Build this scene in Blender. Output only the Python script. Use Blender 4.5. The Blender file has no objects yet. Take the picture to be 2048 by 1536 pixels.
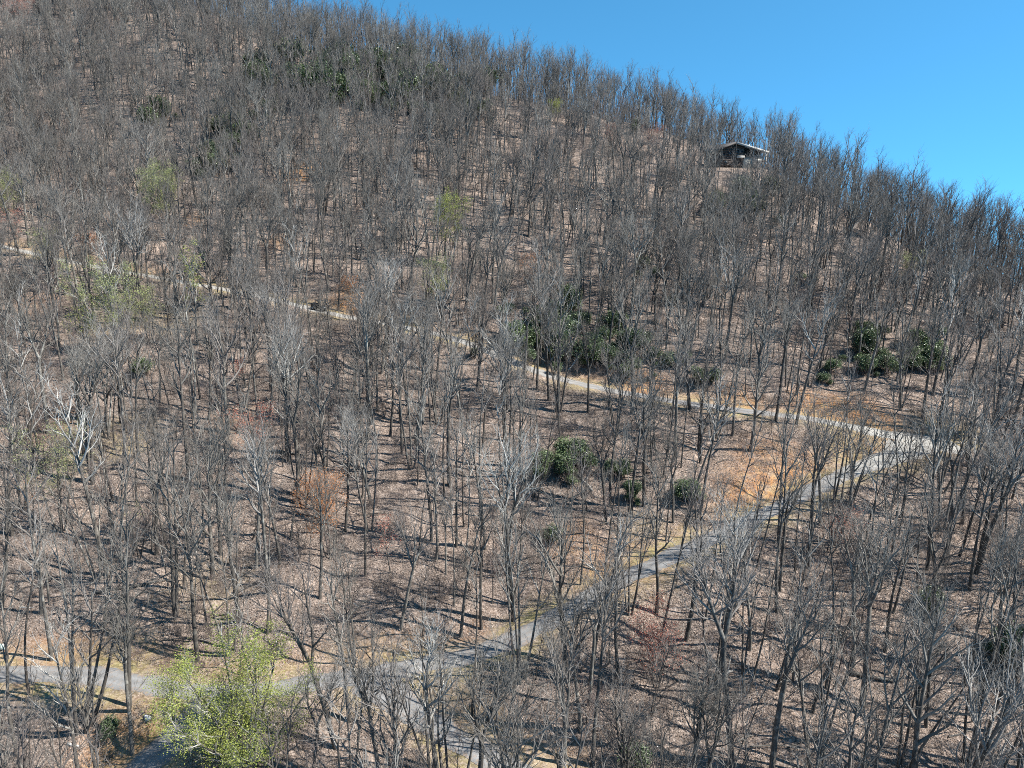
import bpy, math, random
import numpy as np
from mathutils import Vector, Matrix, Euler

random.seed(7)
rng = np.random.default_rng(11)
SC = bpy.context.scene
COL = SC.collection

# ------------------------------------------------------------------ camera, sky, sun, exposure
CAM = np.array([0.0, 0.0, 60.0])
PITCH = math.radians(14.5)
FPX = 1420.0                       # focal length in pixels of the 2048 px wide photograph
cam_data = bpy.data.cameras.new('camera')
cam_data.sensor_width = 36.0
cam_data.lens = 36.0 * FPX / 2048.0
cam_data.clip_start = 0.5
cam_data.clip_end = 12000.0
cam = bpy.data.objects.new('camera', cam_data)
cam.location = CAM
cam.rotation_euler = (math.pi / 2 - PITCH, 0, 0)
COL.objects.link(cam)
SC.camera = cam

SUN_DIR = Vector((1.0, -0.2, 0.0)).normalized()
SUN_EL = math.radians(47)
to_sun = Vector((SUN_DIR.x * math.cos(SUN_EL), SUN_DIR.y * math.cos(SUN_EL), math.sin(SUN_EL)))
world = bpy.data.worlds.new('World')
SC.world = world
world.use_nodes = True
wn = world.node_tree
bg = wn.nodes.get('Background') or wn.nodes.new('ShaderNodeBackground')
wo = wn.nodes.get('World Output') or wn.nodes.new('ShaderNodeOutputWorld')
sky = wn.nodes.new('ShaderNodeTexSky')
sky.sky_type = 'NISHITA'
sky.sun_disc = False
sky.sun_elevation = SUN_EL
sky.sun_rotation = math.atan2(to_sun.x, to_sun.y)
sky.altitude = 2500
sky.air_density = 0.9
sky.dust_density = 0.0
sky.ozone_density = 8.0
bg.inputs['Strength'].default_value = 0.10
# a deep clear mountain sky: the look-up is lifted a little so that the horizon stays blue, and the whole dome is graded towards azure
stc = wn.nodes.new('ShaderNodeTexCoord')
sad = wn.nodes.new('ShaderNodeVectorMath')
sad.operation = 'ADD'
sad.inputs[1].default_value = (0, 0, 0.22)
sno = wn.nodes.new('ShaderNodeVectorMath')
sno.operation = 'NORMALIZE'
smx = wn.nodes.new('ShaderNodeMix')
smx.data_type = 'RGBA'
smx.blend_type = 'MULTIPLY'
smx.inputs['Factor'].default_value = 1.0
smx.inputs[7].default_value = (0.80, 1.54, 1.33, 1)
wn.links.new(stc.outputs['Generated'], sad.inputs[0])
wn.links.new(sad.outputs[0], sno.inputs[0])
wn.links.new(sno.outputs[0], sky.inputs[0])
wn.links.new(sky.outputs[0], smx.inputs[6])
wn.links.new(smx.outputs[2], bg.inputs['Color'])
wn.links.new(bg.outputs[0], wo.inputs['Surface'])

sun_data = bpy.data.lights.new('sun', 'SUN')
sun_data.energy = 5.0
sun_data.angle = math.radians(0.53)
sun_data.color = (1.0, 0.955, 0.89)
sun = bpy.data.objects.new('sun', sun_data)
sun.rotation_euler = to_sun.to_track_quat('Z', 'Y').to_euler()
sun.location = (120, -40, 200)
COL.objects.link(sun)

SC.view_settings.view_transform = 'Standard'
SC.view_settings.look = 'None'
SC.view_settings.exposure = 1.05
SC.view_settings.gamma = 1.0
SC.view_settings.use_curve_mapping = False
SC.cycles.max_bounces = 4
SC.cycles.diffuse_bounces = 2
SC.cycles.glossy_bounces = 2
SC.cycles.transmission_bounces = 2
SC.cycles.transparent_max_bounces = 4
SC.cycles.use_denoising = False
SC.cycles.pixel_filter_type = 'BLACKMAN_HARRIS'
SC.cycles.filter_width = 0.95

# ------------------------------------------------------------------ small helpers
def pix_dir(px, py):
    """World direction through a pixel of the photograph, scaled so that its forward (y) part is 1."""
    u = (np.asarray(px, float) - 1024.0) / FPX
    v = (768.0 - np.asarray(py, float)) / FPX
    cy = math.cos(PITCH) + v * math.sin(PITCH)
    cz = -math.sin(PITCH) + v * math.cos(PITCH)
    return u / cy, cz / cy

def project(P):
    P = np.asarray(P, float) - CAM
    f = P[..., 1] * math.cos(PITCH) - P[..., 2] * math.sin(PITCH)
    up = P[..., 1] * math.sin(PITCH) + P[..., 2] * math.cos(PITCH)
    return 1024 + FPX * P[..., 0] / f, 768 - FPX * up / f, f

def smooth(a, b, x):
    t = np.clip((x - a) / (b - a), 0, 1)
    return t * t * (3 - 2 * t)

def wob(x, y, s, seed=0.0):
    """Cheap smooth noise in -1..1 at wavelength s."""
    r = 0
    for k in range(5):
        a = seed * 1.7 + k * 2.399
        f = (2 * math.pi / s) * (0.72 + 0.17 * k)
        r = r + np.sin((x * math.cos(a) + y * math.sin(a)) * f + seed * 3.1 + k * 1.3 + 1.4 * np.sin((x * math.sin(a + .7) - y * math.cos(a + .7)) * f * 0.61 + k))
    return r / 3.2

def set_attr(me, name, vals, domain='POINT', typ='FLOAT'):
    at = me.attributes.new(name, typ, domain)
    key = 'vector' if typ == 'FLOAT_VECTOR' else 'value'
    at.data.foreach_set(key, np.ascontiguousarray(vals, dtype=np.int32 if typ == 'INT' else np.float32).ravel())

def mesh_np(name, V, F, smooth_shade=False):
    """Mesh from numpy vertices and a list of face arrays (n,3) / (n,4)."""
    me = bpy.data.meshes.new(name)
    V = np.asarray(V, np.float32)
    if not isinstance(F, (list, tuple)):
        F = [F]
    F = [np.asarray(f, np.int32) for f in F if len(f)]
    me.vertices.add(len(V))
    me.vertices.foreach_set('co', V.ravel())
    loops = np.concatenate([f.ravel() for f in F])
    sizes = np.concatenate([np.full(len(f), f.shape[1], np.int32) for f in F])
    me.loops.add(len(loops))
    me.loops.foreach_set('vertex_index', loops)
    me.polygons.add(len(sizes))
    me.polygons.foreach_set('loop_start', np.concatenate([[0], np.cumsum(sizes)[:-1]]).astype(np.int32))
    if smooth_shade:
        me.polygons.foreach_set('use_smooth', np.ones(len(sizes), bool))
    me.update(calc_edges=True)
    return me

def link(name, me, parent=None, loc=None):
    o = bpy.data.objects.new(name, me)
    COL.objects.link(o)
    if parent is not None:
        o.parent = parent
    if loc is not None:
        o.location = loc
    return o

def tag(o, label=None, cat=None, group=None, kind=None):
    if label: o['label'] = label
    if cat: o['category'] = cat
    if group: o['group'] = group
    if kind: o['kind'] = kind
    return o

class MB:
    """Collects boxes, tubes and slabs into one mesh."""
    def __init__(s): s.V, s.Q, s.T = [], [], []
    def add(s, V, Q=(), T=()):
        n = sum(len(v) for v in s.V)
        s.V.append(np.asarray(V, float))
        if len(Q): s.Q.append(np.asarray(Q) + n)
        if len(T): s.T.append(np.asarray(T) + n)
    def box(s, x0, x1, y0, y1, z0, z1):
        V = [(x, y, z) for z in (z0, z1) for y in (y0, y1) for x in (x0, x1)]
        s.add(V, [(0, 2, 3, 1), (4, 5, 7, 6), (0, 1, 5, 4), (2, 6, 7, 3), (0, 4, 6, 2), (1, 3, 7, 5)])
    def prism(s, outline, y0, y1):
        """Outline in x,z (counter-clockwise seen from -y) extruded from y0 to y1."""
        n = len(outline)
        V = [(x, y0, z) for x, z in outline] + [(x, y1, z) for x, z in outline]
        Q = [((i + 1) % n, i, i + n, (i + 1) % n + n) for i in range(n)]
        s.add(V, Q, [(0, i, i + 1) for i in range(1, n - 1)] + [(n, n + i + 1, n + i) for i in range(1, n - 1)])
    def tube(s, pts, rad, sides=8, cap=True):
        pts = np.asarray(pts, float)
        rad = np.broadcast_to(np.asarray(rad, float), (len(pts),))
        V, Q = tube_arrays(pts[None], rad[None], sides)
        T = []
        if cap:
            n = len(V)
            V = np.vstack([V, pts[0], pts[-1]])
            e = (len(pts) - 1) * sides
            T = [(n, (i + 1) % sides, i) for i in range(sides)] + [(n + 1, e + i, e + (i + 1) % sides) for i in range(sides)]
        s.add(V, Q, T)
    def build(s, name, mat, parent=None, smooth_shade=False, loc=None):
        me = mesh_np(name, np.vstack(s.V), ([np.vstack(s.Q)] if s.Q else []) + ([np.vstack(s.T)] if s.T else []), smooth_shade)
        me.materials.append(mat)
        return link(name, me, parent, loc)

def tube_arrays(P, R, sides):
    """P (B,n,3), R (B,n) -> vertices and quads of B tubes."""
    B, n, _ = P.shape
    T = np.empty_like(P)
    T[:, 1:-1] = P[:, 2:] - P[:, :-2]
    T[:, 0] = P[:, 1] - P[:, 0]
    T[:, -1] = P[:, -1] - P[:, -2]
    T /= np.linalg.norm(T, axis=2, keepdims=True) + 1e-9
    d = P[:, -1] - P[:, 0]
    ref = np.where((np.abs(d[:, 2:3]) < 0.8 * np.linalg.norm(d, axis=1, keepdims=True)), np.array([[0, 0, 1.0]]), np.array([[1.0, 0.13, 0]]))
    A = np.cross(T, ref[:, None, :])
    A /= np.linalg.norm(A, axis=2, keepdims=True) + 1e-9
    Bn = np.cross(T, A)
    ang = np.arange(sides) * 2 * math.pi / sides
    ring = A[:, :, None, :] * np.cos(ang)[None, None, :, None] + Bn[:, :, None, :] * np.sin(ang)[None, None, :, None]
    V = (P[:, :, None, :] + ring * R[:, :, None, None]).reshape(-1, 3)
    b = np.arange(B)[:, None, None] * n * sides
    i = np.arange(n - 1)[None, :, None] * sides
    k = np.arange(sides)[None, None, :]
    k2 = (k + 1) % sides
    Q = np.stack(np.broadcast_arrays(b + i + k, b + i + k2, b + i + sides + k2, b + i + sides + k), -1).reshape(-1, 4)
    return V, Q

# ------------------------------------------------------------------ materials
def new_mat(name):
    m = bpy.data.materials.new(name)
    m.use_nodes = True
    nt = m.node_tree
    b = nt.nodes.get('Principled BSDF')
    return m, nt, b

def N(nt, typ, **kw):
    n = nt.nodes.new(typ)
    for k, v in kw.items():
        if k.startswith('i_'):
            n.inputs[k[2:].replace('_', ' ')].default_value = v
        else:
            setattr(n, k, v)
    return n

def ramp(nt, fac, stops):
    r = nt.nodes.new('ShaderNodeValToRGB')
    e = r.color_ramp.elements
    while len(e) < len(stops): e.new(0.5)
    for el, (p, c) in zip(e, stops):
        el.position = p
        el.color = (c[0], c[1], c[2], 1) if hasattr(c, '__len__') else (c, c, c, 1)
    nt.links.new(fac, r.inputs[0])
    return r.outputs[0]

def mix(nt, fac, a, b, typ='MIX'):
    m = nt.nodes.new('ShaderNodeMix')
    m.data_type = 'RGBA'
    m.blend_type = typ
    for s, v in ((m.inputs['Factor'], fac), (m.inputs[6], a), (m.inputs[7], b)):
        if isinstance(v, bpy.types.NodeSocket): nt.links.new(v, s)
        elif hasattr(v, '__len__'): s.default_value = (*v[:3], 1)
        else: s.default_value = v
    return m.outputs[2]

def math_n(nt, op, a, b=0.0):
    m = nt.nodes.new('ShaderNodeMath')
    m.operation = op
    for s, v in ((m.inputs[0], a), (m.inputs[1], b)):
        if isinstance(v, bpy.types.NodeSocket): nt.links.new(v, s)
        else: s.default_value = v
    return m.outputs[0]

def flat_mat(name, col, rough=0.7, metal=0.0, var=0.25, scale=3.0):
    m, nt, b = new_mat(name)
    tc = N(nt, 'ShaderNodeTexCoord')
    no = N(nt, 'ShaderNodeTexNoise', i_Scale=scale, i_Detail=4.0)
    nt.links.new(tc.outputs['Object'], no.inputs['Vector'])
    c = ramp(nt, no.outputs[0], [(0.3, [x * (1 - var) for x in col]), (0.7, [x * (1 + var) for x in col])])
    nt.links.new(c, b.inputs['Base Color'])
    b.inputs['Roughness'].default_value = rough
    b.inputs['Metallic'].default_value = metal
    return m

def bark_mat(name, lo, hi, patch=(0.42, 0.42, 0.39), bump=0.5):
    m, nt, b = new_mat(name)
    tc = N(nt, 'ShaderNodeTexCoord')
    mp = N(nt, 'ShaderNodeMapping')
    mp.inputs['Scale'].default_value = (9, 9, 1.3)
    nt.links.new(tc.outputs['Object'], mp.inputs[0])
    n1 = N(nt, 'ShaderNodeTexNoise', i_Scale=1.6, i_Detail=5.0, i_Roughness=0.65)
    nt.links.new(mp.outputs[0], n1.inputs['Vector'])
    n2 = N(nt, 'ShaderNodeTexNoise', i_Scale=1.1, i_Detail=3.0)
    nt.links.new(tc.outputs['Object'], n2.inputs['Vector'])
    oi = N(nt, 'ShaderNodeObjectInfo')
    c = ramp(nt, n1.outputs[0], [(0.32, lo), (0.68, hi)])
    pf = ramp(nt, n2.outputs[0], [(0.52, 0.0), (0.68, 0.75)])
    c = mix(nt, pf, c, patch)
    tint = ramp(nt, oi.outputs['Random'], [(0.0, (0.55, 0.52, 0.49)), (0.3, (0.95, 0.92, 0.88)), (0.55, (0.85, 0.77, 0.70)), (0.8, (1.25, 1.24, 1.2)), (1.0, (1.75, 1.72, 1.62))])
    c = mix(nt, 1.0, c, tint, 'MULTIPLY')
    nt.links.new(c, b.inputs['Base Color'])
    b.inputs['Roughness'].default_value = 0.9
    bp = N(nt, 'ShaderNodeBump', i_Strength=bump, i_Distance=0.05)
    nt.links.new(n1.outputs[0], bp.inputs['Height'])
    nt.links.new(bp.outputs[0], b.inputs['Normal'])
    return m

def twig_mat(name, stops):
    m, nt, b = new_mat(name)
    oi = N(nt, 'ShaderNodeObjectInfo')
    at = N(nt, 'ShaderNodeAttribute', attribute_name='tone')
    c = ramp(nt, oi.outputs['Random'], stops)
    v = ramp(nt, at.outputs['Fac'], [(0.0, 0.55), (1.0, 1.35)])
    c = mix(nt, 1.0, c, v, 'MULTIPLY')
    nt.links.new(c, b.inputs['Base Color'])
    b.inputs['Roughness'].default_value = 0.75
    return m

def leaf_mat(name, stops, rough=0.5, trans=0.3, spec=0.5):
    m, nt, b = new_mat(name)
    at = N(nt, 'ShaderNodeAttribute', attribute_name='tone')
    oi = N(nt, 'ShaderNodeObjectInfo')
    f = math_n(nt, 'ADD', at.outputs['Fac'], math_n(nt, 'MULTIPLY', math_n(nt, 'SUBTRACT', oi.outputs['Random'], 0.5), 0.3))
    c = ramp(nt, f, stops)
    nt.links.new(c, b.inputs['Base Color'])
    b.inputs['Roughness'].default_value = rough
    b.inputs['Specular IOR Level'].default_value = spec
    if trans > 0:
        tr = N(nt, 'ShaderNodeBsdfTranslucent')
        nt.links.new(c, tr.inputs['Color'])
        ms = N(nt, 'ShaderNodeMixShader')
        ms.inputs[0].default_value = trans
        nt.links.new(b.outputs[0], ms.inputs[1])
        nt.links.new(tr.outputs[0], ms.inputs[2])
        nt.links.new(ms.outputs[0], nt.nodes['Material Output'].inputs['Surface'])
    return m

def ground_mat():
    m, nt, b = new_mat('forest_floor')
    geo = N(nt, 'ShaderNodeNewGeometry')
    pos = geo.outputs['Position']
    def noise(scale, detail=4.0, rough=0.55):
        n = N(nt, 'ShaderNodeTexNoise', i_Scale=scale, i_Detail=detail, i_Roughness=rough)
        nt.links.new(pos, n.inputs['Vector'])
        return n.outputs[0]
    vor = N(nt, 'ShaderNodeTexVoronoi', i_Scale=6.5)
    nt.links.new(pos, vor.inputs['Vector'])
    sep = N(nt, 'ShaderNodeSeparateColor')
    nt.links.new(vor.outputs['Color'], sep.inputs[0])
    leaf = ramp(nt, sep.outputs[0], [(0.0, (0.15, 0.12, 0.10)), (0.35, (0.245, 0.197, 0.167)), (0.7, (0.325, 0.27, 0.235)), (1.0, (0.43, 0.37, 0.33))])
    big = ramp(nt, noise(0.09, 5.0, 0.6), [(0.33, (0.62, 0.60, 0.58)), (0.48, (0.95, 0.91, 0.87)), (0.66, (1.16, 1.07, 0.98))])
    mid = ramp(nt, noise(0.9, 4.0, 0.65), [(0.34, 0.62), (0.62, 1.12)])
    c = mix(nt, 1.0, leaf, big, 'MULTIPLY')
    c = mix(nt, 1.0, c, mid, 'MULTIPLY')
    # bare orange clay on the road cuts
    ac = N(nt, 'ShaderNodeAttribute', attribute_name='clay')
    clayc = ramp(nt, noise(0.8, 6.0, 0.7), [(0.3, (0.26, 0.11, 0.045)), (0.5, (0.42, 0.22, 0.095)), (0.7, (0.52, 0.36, 0.19))])
    cf = math_n(nt, 'MULTIPLY', ac.outputs['Fac'], ramp(nt, noise(0.55, 4.0, 0.7), [(0.34, 0.1), (0.55, 1.0)]))
    c = mix(nt, cf, c, clayc)
    # dry and green grass on the verges
    ag = N(nt, 'ShaderNodeAttribute', attribute_name='grass')
    gcol = ramp(nt, noise(0.7, 5.0, 0.7), [(0.3, (0.15, 0.15, 0.035)), (0.48, (0.31, 0.255, 0.08)), (0.7, (0.44, 0.35, 0.15))])
    gcol = mix(nt, 0.3, gcol, leaf)
    gf = math_n(nt, 'MULTIPLY', ag.outputs['Fac'], ramp(nt, noise(1.3, 4.0, 0.7), [(0.36, 0.15), (0.56, 1.0)]))
    c = mix(nt, gf, c, gcol)
    nt.links.new(c, b.inputs['Base Color'])
    b.inputs['Roughness'].default_value = 0.95
    b.inputs['Specular IOR Level'].default_value = 0.15
    h = math_n(nt, 'ADD', math_n(nt, 'MULTIPLY', sep.outputs[1], 0.05), math_n(nt, 'MULTIPLY', noise(2.2, 6.0, 0.7), 0.12))
    bp = N(nt, 'ShaderNodeBump', i_Strength=1.0, i_Distance=1.0)
    nt.links.new(h, bp.inputs['Height'])
    nt.links.new(bp.outputs[0], b.inputs['Normal'])
    return m

def road_mat(name, base):
    m, nt, b = new_mat(name)
    geo = N(nt, 'ShaderNodeNewGeometry')
    def noise(scale, detail=4.0, rough=0.6):
        n = N(nt, 'ShaderNodeTexNoise', i_Scale=scale, i_Detail=detail, i_Roughness=rough)
        nt.links.new(geo.outputs['Position'], n.inputs['Vector'])
        return n.outputs[0]
    ax = N(nt, 'ShaderNodeAttribute', attribute_name='across')
    al = N(nt, 'ShaderNodeAttribute', attribute_name='pale')
    worn = ramp(nt, ax.outputs['Fac'], [(0.0, 0.8), (0.27, 1.18), (0.5, 0.84), (0.73, 1.18), (1.0, 0.78)])
    c = ramp(nt, noise(0.5, 6.0, 0.7), [(0.3, [x * 0.78 for x in base]), (0.5, base), (0.72, [x * 1.28 for x in base])])
    c = mix(nt, 1.0, c, worn, 'MULTIPLY')
    fine = ramp(nt, noise(14.0, 3.0), [(0.35, 0.8), (0.65, 1.15)])
    c = mix(nt, 1.0, c, fine, 'MULTIPLY')
    pale = ramp(nt, noise(1.2, 5.0, 0.7), [(0.3, (0.32, 0.31, 0.27)), (0.7, (0.52, 0.50, 0.44))])
    c = mix(nt, al.outputs['Fac'], c, pale)
    # drifted leaves creeping in from the edges
    edge = ramp(nt, ax.outputs['Fac'], [(0.0, 1.0), (0.17, 0.45), (0.5, 0.3), (0.83, 0.45), (1.0, 1.0)])
    lf = math_n(nt, 'MULTIPLY', edge, ramp(nt, noise(3.0, 5.0, 0.75), [(0.5, 0.0), (0.6, 1.0)]))
    c = mix(nt, lf, c, (0.28, 0.20, 0.14))
    nt.links.new(c, b.inputs['Base Color'])
    b.inputs['Roughness'].default_value = 0.8
    bp = N(nt, 'ShaderNodeBump', i_Strength=0.5, i_Distance=0.03)
    nt.links.new(noise(9.0, 4.0), bp.inputs['Height'])
    nt.links.new(bp.outputs[0], b.inputs['Normal'])
    return m

M_GROUND = ground_mat()
M_ROAD = road_mat('worn_asphalt', (0.19, 0.19, 0.188))
M_BARK = bark_mat('grey_bark', (0.034, 0.031, 0.028), (0.135, 0.128, 0.117), (0.29, 0.285, 0.262))
M_PALEBARK = bark_mat('pale_bark', (0.42, 0.40, 0.37), (0.66, 0.64, 0.60), (0.7, 0.68, 0.64))
M_TWIG = twig_mat('grey_twigs', [(0.0, (0.13, 0.119, 0.102)), (0.4, (0.22, 0.206, 0.18)), (0.7, (0.165, 0.143, 0.127)), (1.0, (0.38, 0.366, 0.33))])
M_DARKTWIG = twig_mat('dark_twigs', [(0.0, (0.10, 0.09, 0.077)), (0.4, (0.155, 0.143, 0.124)), (0.7, (0.13, 0.109, 0.096)), (1.0, (0.22, 0.21, 0.186))])
M_SHRUBTWIG = twig_mat('brown_twigs', [(0.0, (0.11, 0.092, 0.08)), (0.5, (0.17, 0.142, 0.128)), (1.0, (0.22, 0.165, 0.15))])
M_SPRING = leaf_mat('spring_leaves', [(0.0, (0.19, 0.23, 0.045)), (0.5, (0.34, 0.385, 0.075)), (1.0, (0.47, 0.49, 0.14))], 0.55, 0.35)
M_PALESPRING = leaf_mat('pale_spring_leaves', [(0.0, (0.19, 0.22, 0.08)), (0.5, (0.29, 0.32, 0.12)), (1.0, (0.40, 0.42, 0.19))], 0.6, 0.3)
M_REDBUD = leaf_mat('red_buds', [(0.0, (0.32, 0.10, 0.07)), (0.5, (0.47, 0.165, 0.11)), (1.0, (0.58, 0.28, 0.19))], 0.7, 0.25)
M_ORANGEBUD = leaf_mat('orange_buds', [(0.0, (0.34, 0.12, 0.035)), (0.5, (0.48, 0.19, 0.06)), (1.0, (0.58, 0.28, 0.11))], 0.7, 0.25)
M_EVERGREEN = leaf_mat('evergreen_leaves', [(0.0, (0.045, 0.066, 0.032)), (0.5, (0.092, 0.135, 0.06)), (0.85, (0.155, 0.21, 0.09)), (1.0, (0.25, 0.315, 0.14))], 0.38, 0.12, 0.6)
M_LITTER = leaf_mat('fallen_leaf', [(0.0, (0.17, 0.13, 0.105)), (0.3, (0.27, 0.213, 0.177)), (0.65, (0.34, 0.278, 0.238)), (1.0, (0.45, 0.385, 0.335))], 0.8, 0.1, 0.2)

# ------------------------------------------------------------------ the hillside
_ctrl = []
def _px(px, py, d):
    u, w = pix_dir(px, py)
    _ctrl.append((u * d, d, CAM[2] + w * d))
for px, prof in {
    1024: [(1536, 50), (1300, 62), (1100, 76), (900, 94), (768, 110), (620, 135), (500, 158), (400, 180), (300, 203)],
    0: [(1536, 51), (1340, 60), (1100, 76), (850, 99), (620, 135), (500, 162), (400, 190), (300, 220), (150, 265), (0, 325)],
    500: [(1536, 50), (1300, 62), (1100, 76), (850, 99), (620, 135), (500, 160), (400, 184), (300, 209), (200, 234)],
    1500: [(1536, 50), (1300, 61), (1100, 75), (900, 94), (768, 110), (620, 135), (500, 158), (400, 184)],
    2048: [(1536, 51), (1250, 64), (1000, 85), (890, 98), (700, 124), (620, 146)],
}.items():
    for py, d in prof: _px(px, py, d)
_crest = [(2048, 585, 170), (1850, 512, 182), (1700, 428, 195), (1500, 324, 213), (1300, 258, 224), (1100, 215, 232), (1000, 195, 237),
          (850, 160, 246), (700, 126, 258), (550, 80, 274), (400, 22, 294), (200, -35, 332), (0, -85, 375), (2400, 730, 163), (-300, -150, 420)]
for px, py, d in _crest:
    _px(px, py, d)
    x, y, z = _ctrl[-1]
    u = x / y
    for dd, dz in ((55, -16), (130, -62), (260, -130)):
        _ctrl.append((x + u * dd * .6, y + dd, z + dz))
for x in (-120, 0, 120):
    _ctrl += [(x, 25, 5.5), (x, 0, 2.5), (x, -60, -4)]
for y, z in ((60, 22), (100, 35), (140, 52), (190, 72)): _ctrl.append((-210, y, z + 1))
for y, z in ((60, 15), (100, 22), (140, 34), (170, 40)): _ctrl.append((170, y, z))
C = np.array(_ctrl)
def _phi(r2): return 0.5 * r2 * np.log(r2 + 1e-9)
def _tps_fit(C, lam):
    S = 100.0
    P = C[:, :2] / S
    n = len(P)
    K = _phi(((P[:, None] - P[None]) ** 2).sum(-1)) + lam * np.eye(n)
    A = np.zeros((n + 3, n + 3))
    A[:n, :n] = K
    A[:n, n] = A[n, :n] = 1
    A[:n, n + 1:] = P
    A[n + 1:, :n] = P.T
    rhs = np.concatenate([C[:, 2], np.zeros(3)])
    w = np.linalg.solve(A, rhs)
    def f(x, y):
        x = np.asarray(x, float) / S
        y = np.asarray(y, float) / S
        r = w[n] + w[n + 1] * x + w[n + 2] * y
        for i in range(n):
            r = r + w[i] * _phi((x - P[i, 0]) ** 2 + (y - P[i, 1]) ** 2)
        return r
    return f
_tps = _tps_fit(C, 0.004)

def _axis(lo, hi, step, far_lo, far_hi):
    core = np.arange(lo, hi + step * .5, step)
    def grow(d):
        out, s, x = [], step, 0.0
        while x < d:
            s *= 1.12
            x += s
            out.append(min(x, d))
        return np.array(out)
    return np.concatenate([lo - grow(lo - far_lo)[::-1], core, hi + grow(far_hi - hi)])
XS = _axis(-170, 170, 1.0, -4000, 4000)
YS = _axis(18, 262, 1.0, -1500, 6000)
GX, GY = np.meshgrid(XS, YS)
_far = smooth(330, 620, np.hypot(GX * 0.9, GY - 170))
GZ = _tps(np.clip(GX, -420, 420), np.clip(GY, -160, 640))
_out = np.hypot(GX, GY - 170)
GZ = GZ * (1 - _far) + (-95 - 0.13 * np.clip(_out - 500, 0, None) + 10 * wob(GX, GY, 500, 3)) * _far     # the far side falls away into a deep valley
_near = 1 - smooth(250, 420, np.hypot(GX, GY - 150))
GZ += _near * (0.55 * wob(GX, GY, 17, 1) + 0.20 * wob(GX, GY, 5.5, 2) + 0.07 * wob(GX, GY, 2.1, 5))

def ground_z(x, y):
    x = np.asarray(x, float)
    y = np.asarray(y, float)
    i = np.clip(np.searchsorted(XS, x) - 1, 0, len(XS) - 2)
    j = np.clip(np.searchsorted(YS, y) - 1, 0, len(YS) - 2)
    fx = (x - XS[i]) / (XS[i + 1] - XS[i])
    fy = (y - YS[j]) / (YS[j + 1] - YS[j])
    return (GZ[j, i] * (1 - fx) + GZ[j, i + 1] * fx) * (1 - fy) + (GZ[j + 1, i] * (1 - fx) + GZ[j + 1, i + 1] * fx) * fy

_D = np.arange(22, 420, 0.4)
def on_ground(px, py):
    """First ground point under a pixel of the photograph."""
    u, w = pix_dir(px, py)
    u, w = float(u), float(w)
    below = (CAM[2] + w * _D) - ground_z(u * _D, _D) < 0
    k = int(np.argmax(below))
    if not below[k]:
        return None
    d = _D[k] - 0.2
    return np.array([u * d, d, float(ground_z(u * d, d))])

# ------------------------------------------------------------------ roads
ROADS = {
    'upper_road': ([(-60, 480), (25, 498), (150, 526), (300, 553), (430, 575), (520, 592), (600, 612), (680, 632), (750, 645), (850, 661), (940, 686), (1010, 718),
                    (1080, 748), (1160, 770), (1250, 788), (1350, 805), (1450, 818), (1560, 831), (1650, 842), (1720, 857), (1780, 874), (1850, 886), (1915, 891)], 2.7),
    'lower_road': ([(1862, 890), (1800, 908), (1740, 928), (1650, 968), (1560, 1012), (1460, 1060), (1360, 1107), (1260, 1152), (1160, 1205), (1080, 1255), (1000, 1292),
                    (900, 1322), (800, 1340), (700, 1356), (620, 1368), (540, 1382), (460, 1394), (390, 1390), (320, 1374), (250, 1357), (170, 1348), (80, 1346), (-40, 1350)], 2.55),
    'driveway': ([(470, 1396), (420, 1420), (360, 1460), (310, 1500), (270, 1545), (225, 1600)], 3.2),
    'side_lane': ([(735, 1352), (780, 1385), (830, 1432), (900, 1480), (980, 1522), (1060, 1560), (1150, 1600)], 2.7),
}
def chaikin(P, n=3):
    for _ in range(n):
        Q = [P[0]]
        for a, b in zip(P[:-1], P[1:]):
            Q += [a * .75 + b * .25, a * .25 + b * .75]
        P = np.array(Q + [P[-1]])
    return P
def resample(P, step):
    s = np.concatenate([[0], np.cumsum(np.linalg.norm(np.diff(P[:, :2], axis=0), axis=1))])
    t = np.linspace(0, s[-1], int(s[-1] / step) + 2)
    return np.stack([np.interp(t, s, P[:, k]) for k in range(P.shape[1])], 1)
road_lines, road_width = {}, {}
for name, (pl, w) in ROADS.items():
    pts = []
    for px, py in pl:
        g = on_ground(px, py)
        if g is not None: pts.append(g)
    L = resample(chaikin(np.array(pts)), 0.6)
    k = np.exp(-np.linspace(-2, 2, 31) ** 2)
    k /= k.sum()
    for c in range(3):
        pad = np.concatenate([L[0, c] * 2 - L[1:16, c][::-1], L[:, c], L[-1, c] * 2 - L[-16:-1, c][::-1]])
        L[:, c] = np.convolve(pad, k, 'valid')
    road_lines[name] = L
    road_width[name] = w
for child, parent in (('driveway', 'lower_road'), ('side_lane', 'lower_road'), ('lower_road', 'upper_road')):
    L = road_lines[child]
    Pm = road_lines[parent]
    z0 = Pm[np.argmin(((Pm[:, :2] - L[0, :2]) ** 2).sum(1)), 2] - L[0, 2]
    s = np.arange(len(L)) * 0.6
    L[:, 2] += z0 * (1 - smooth(0, 14, s))

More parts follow.
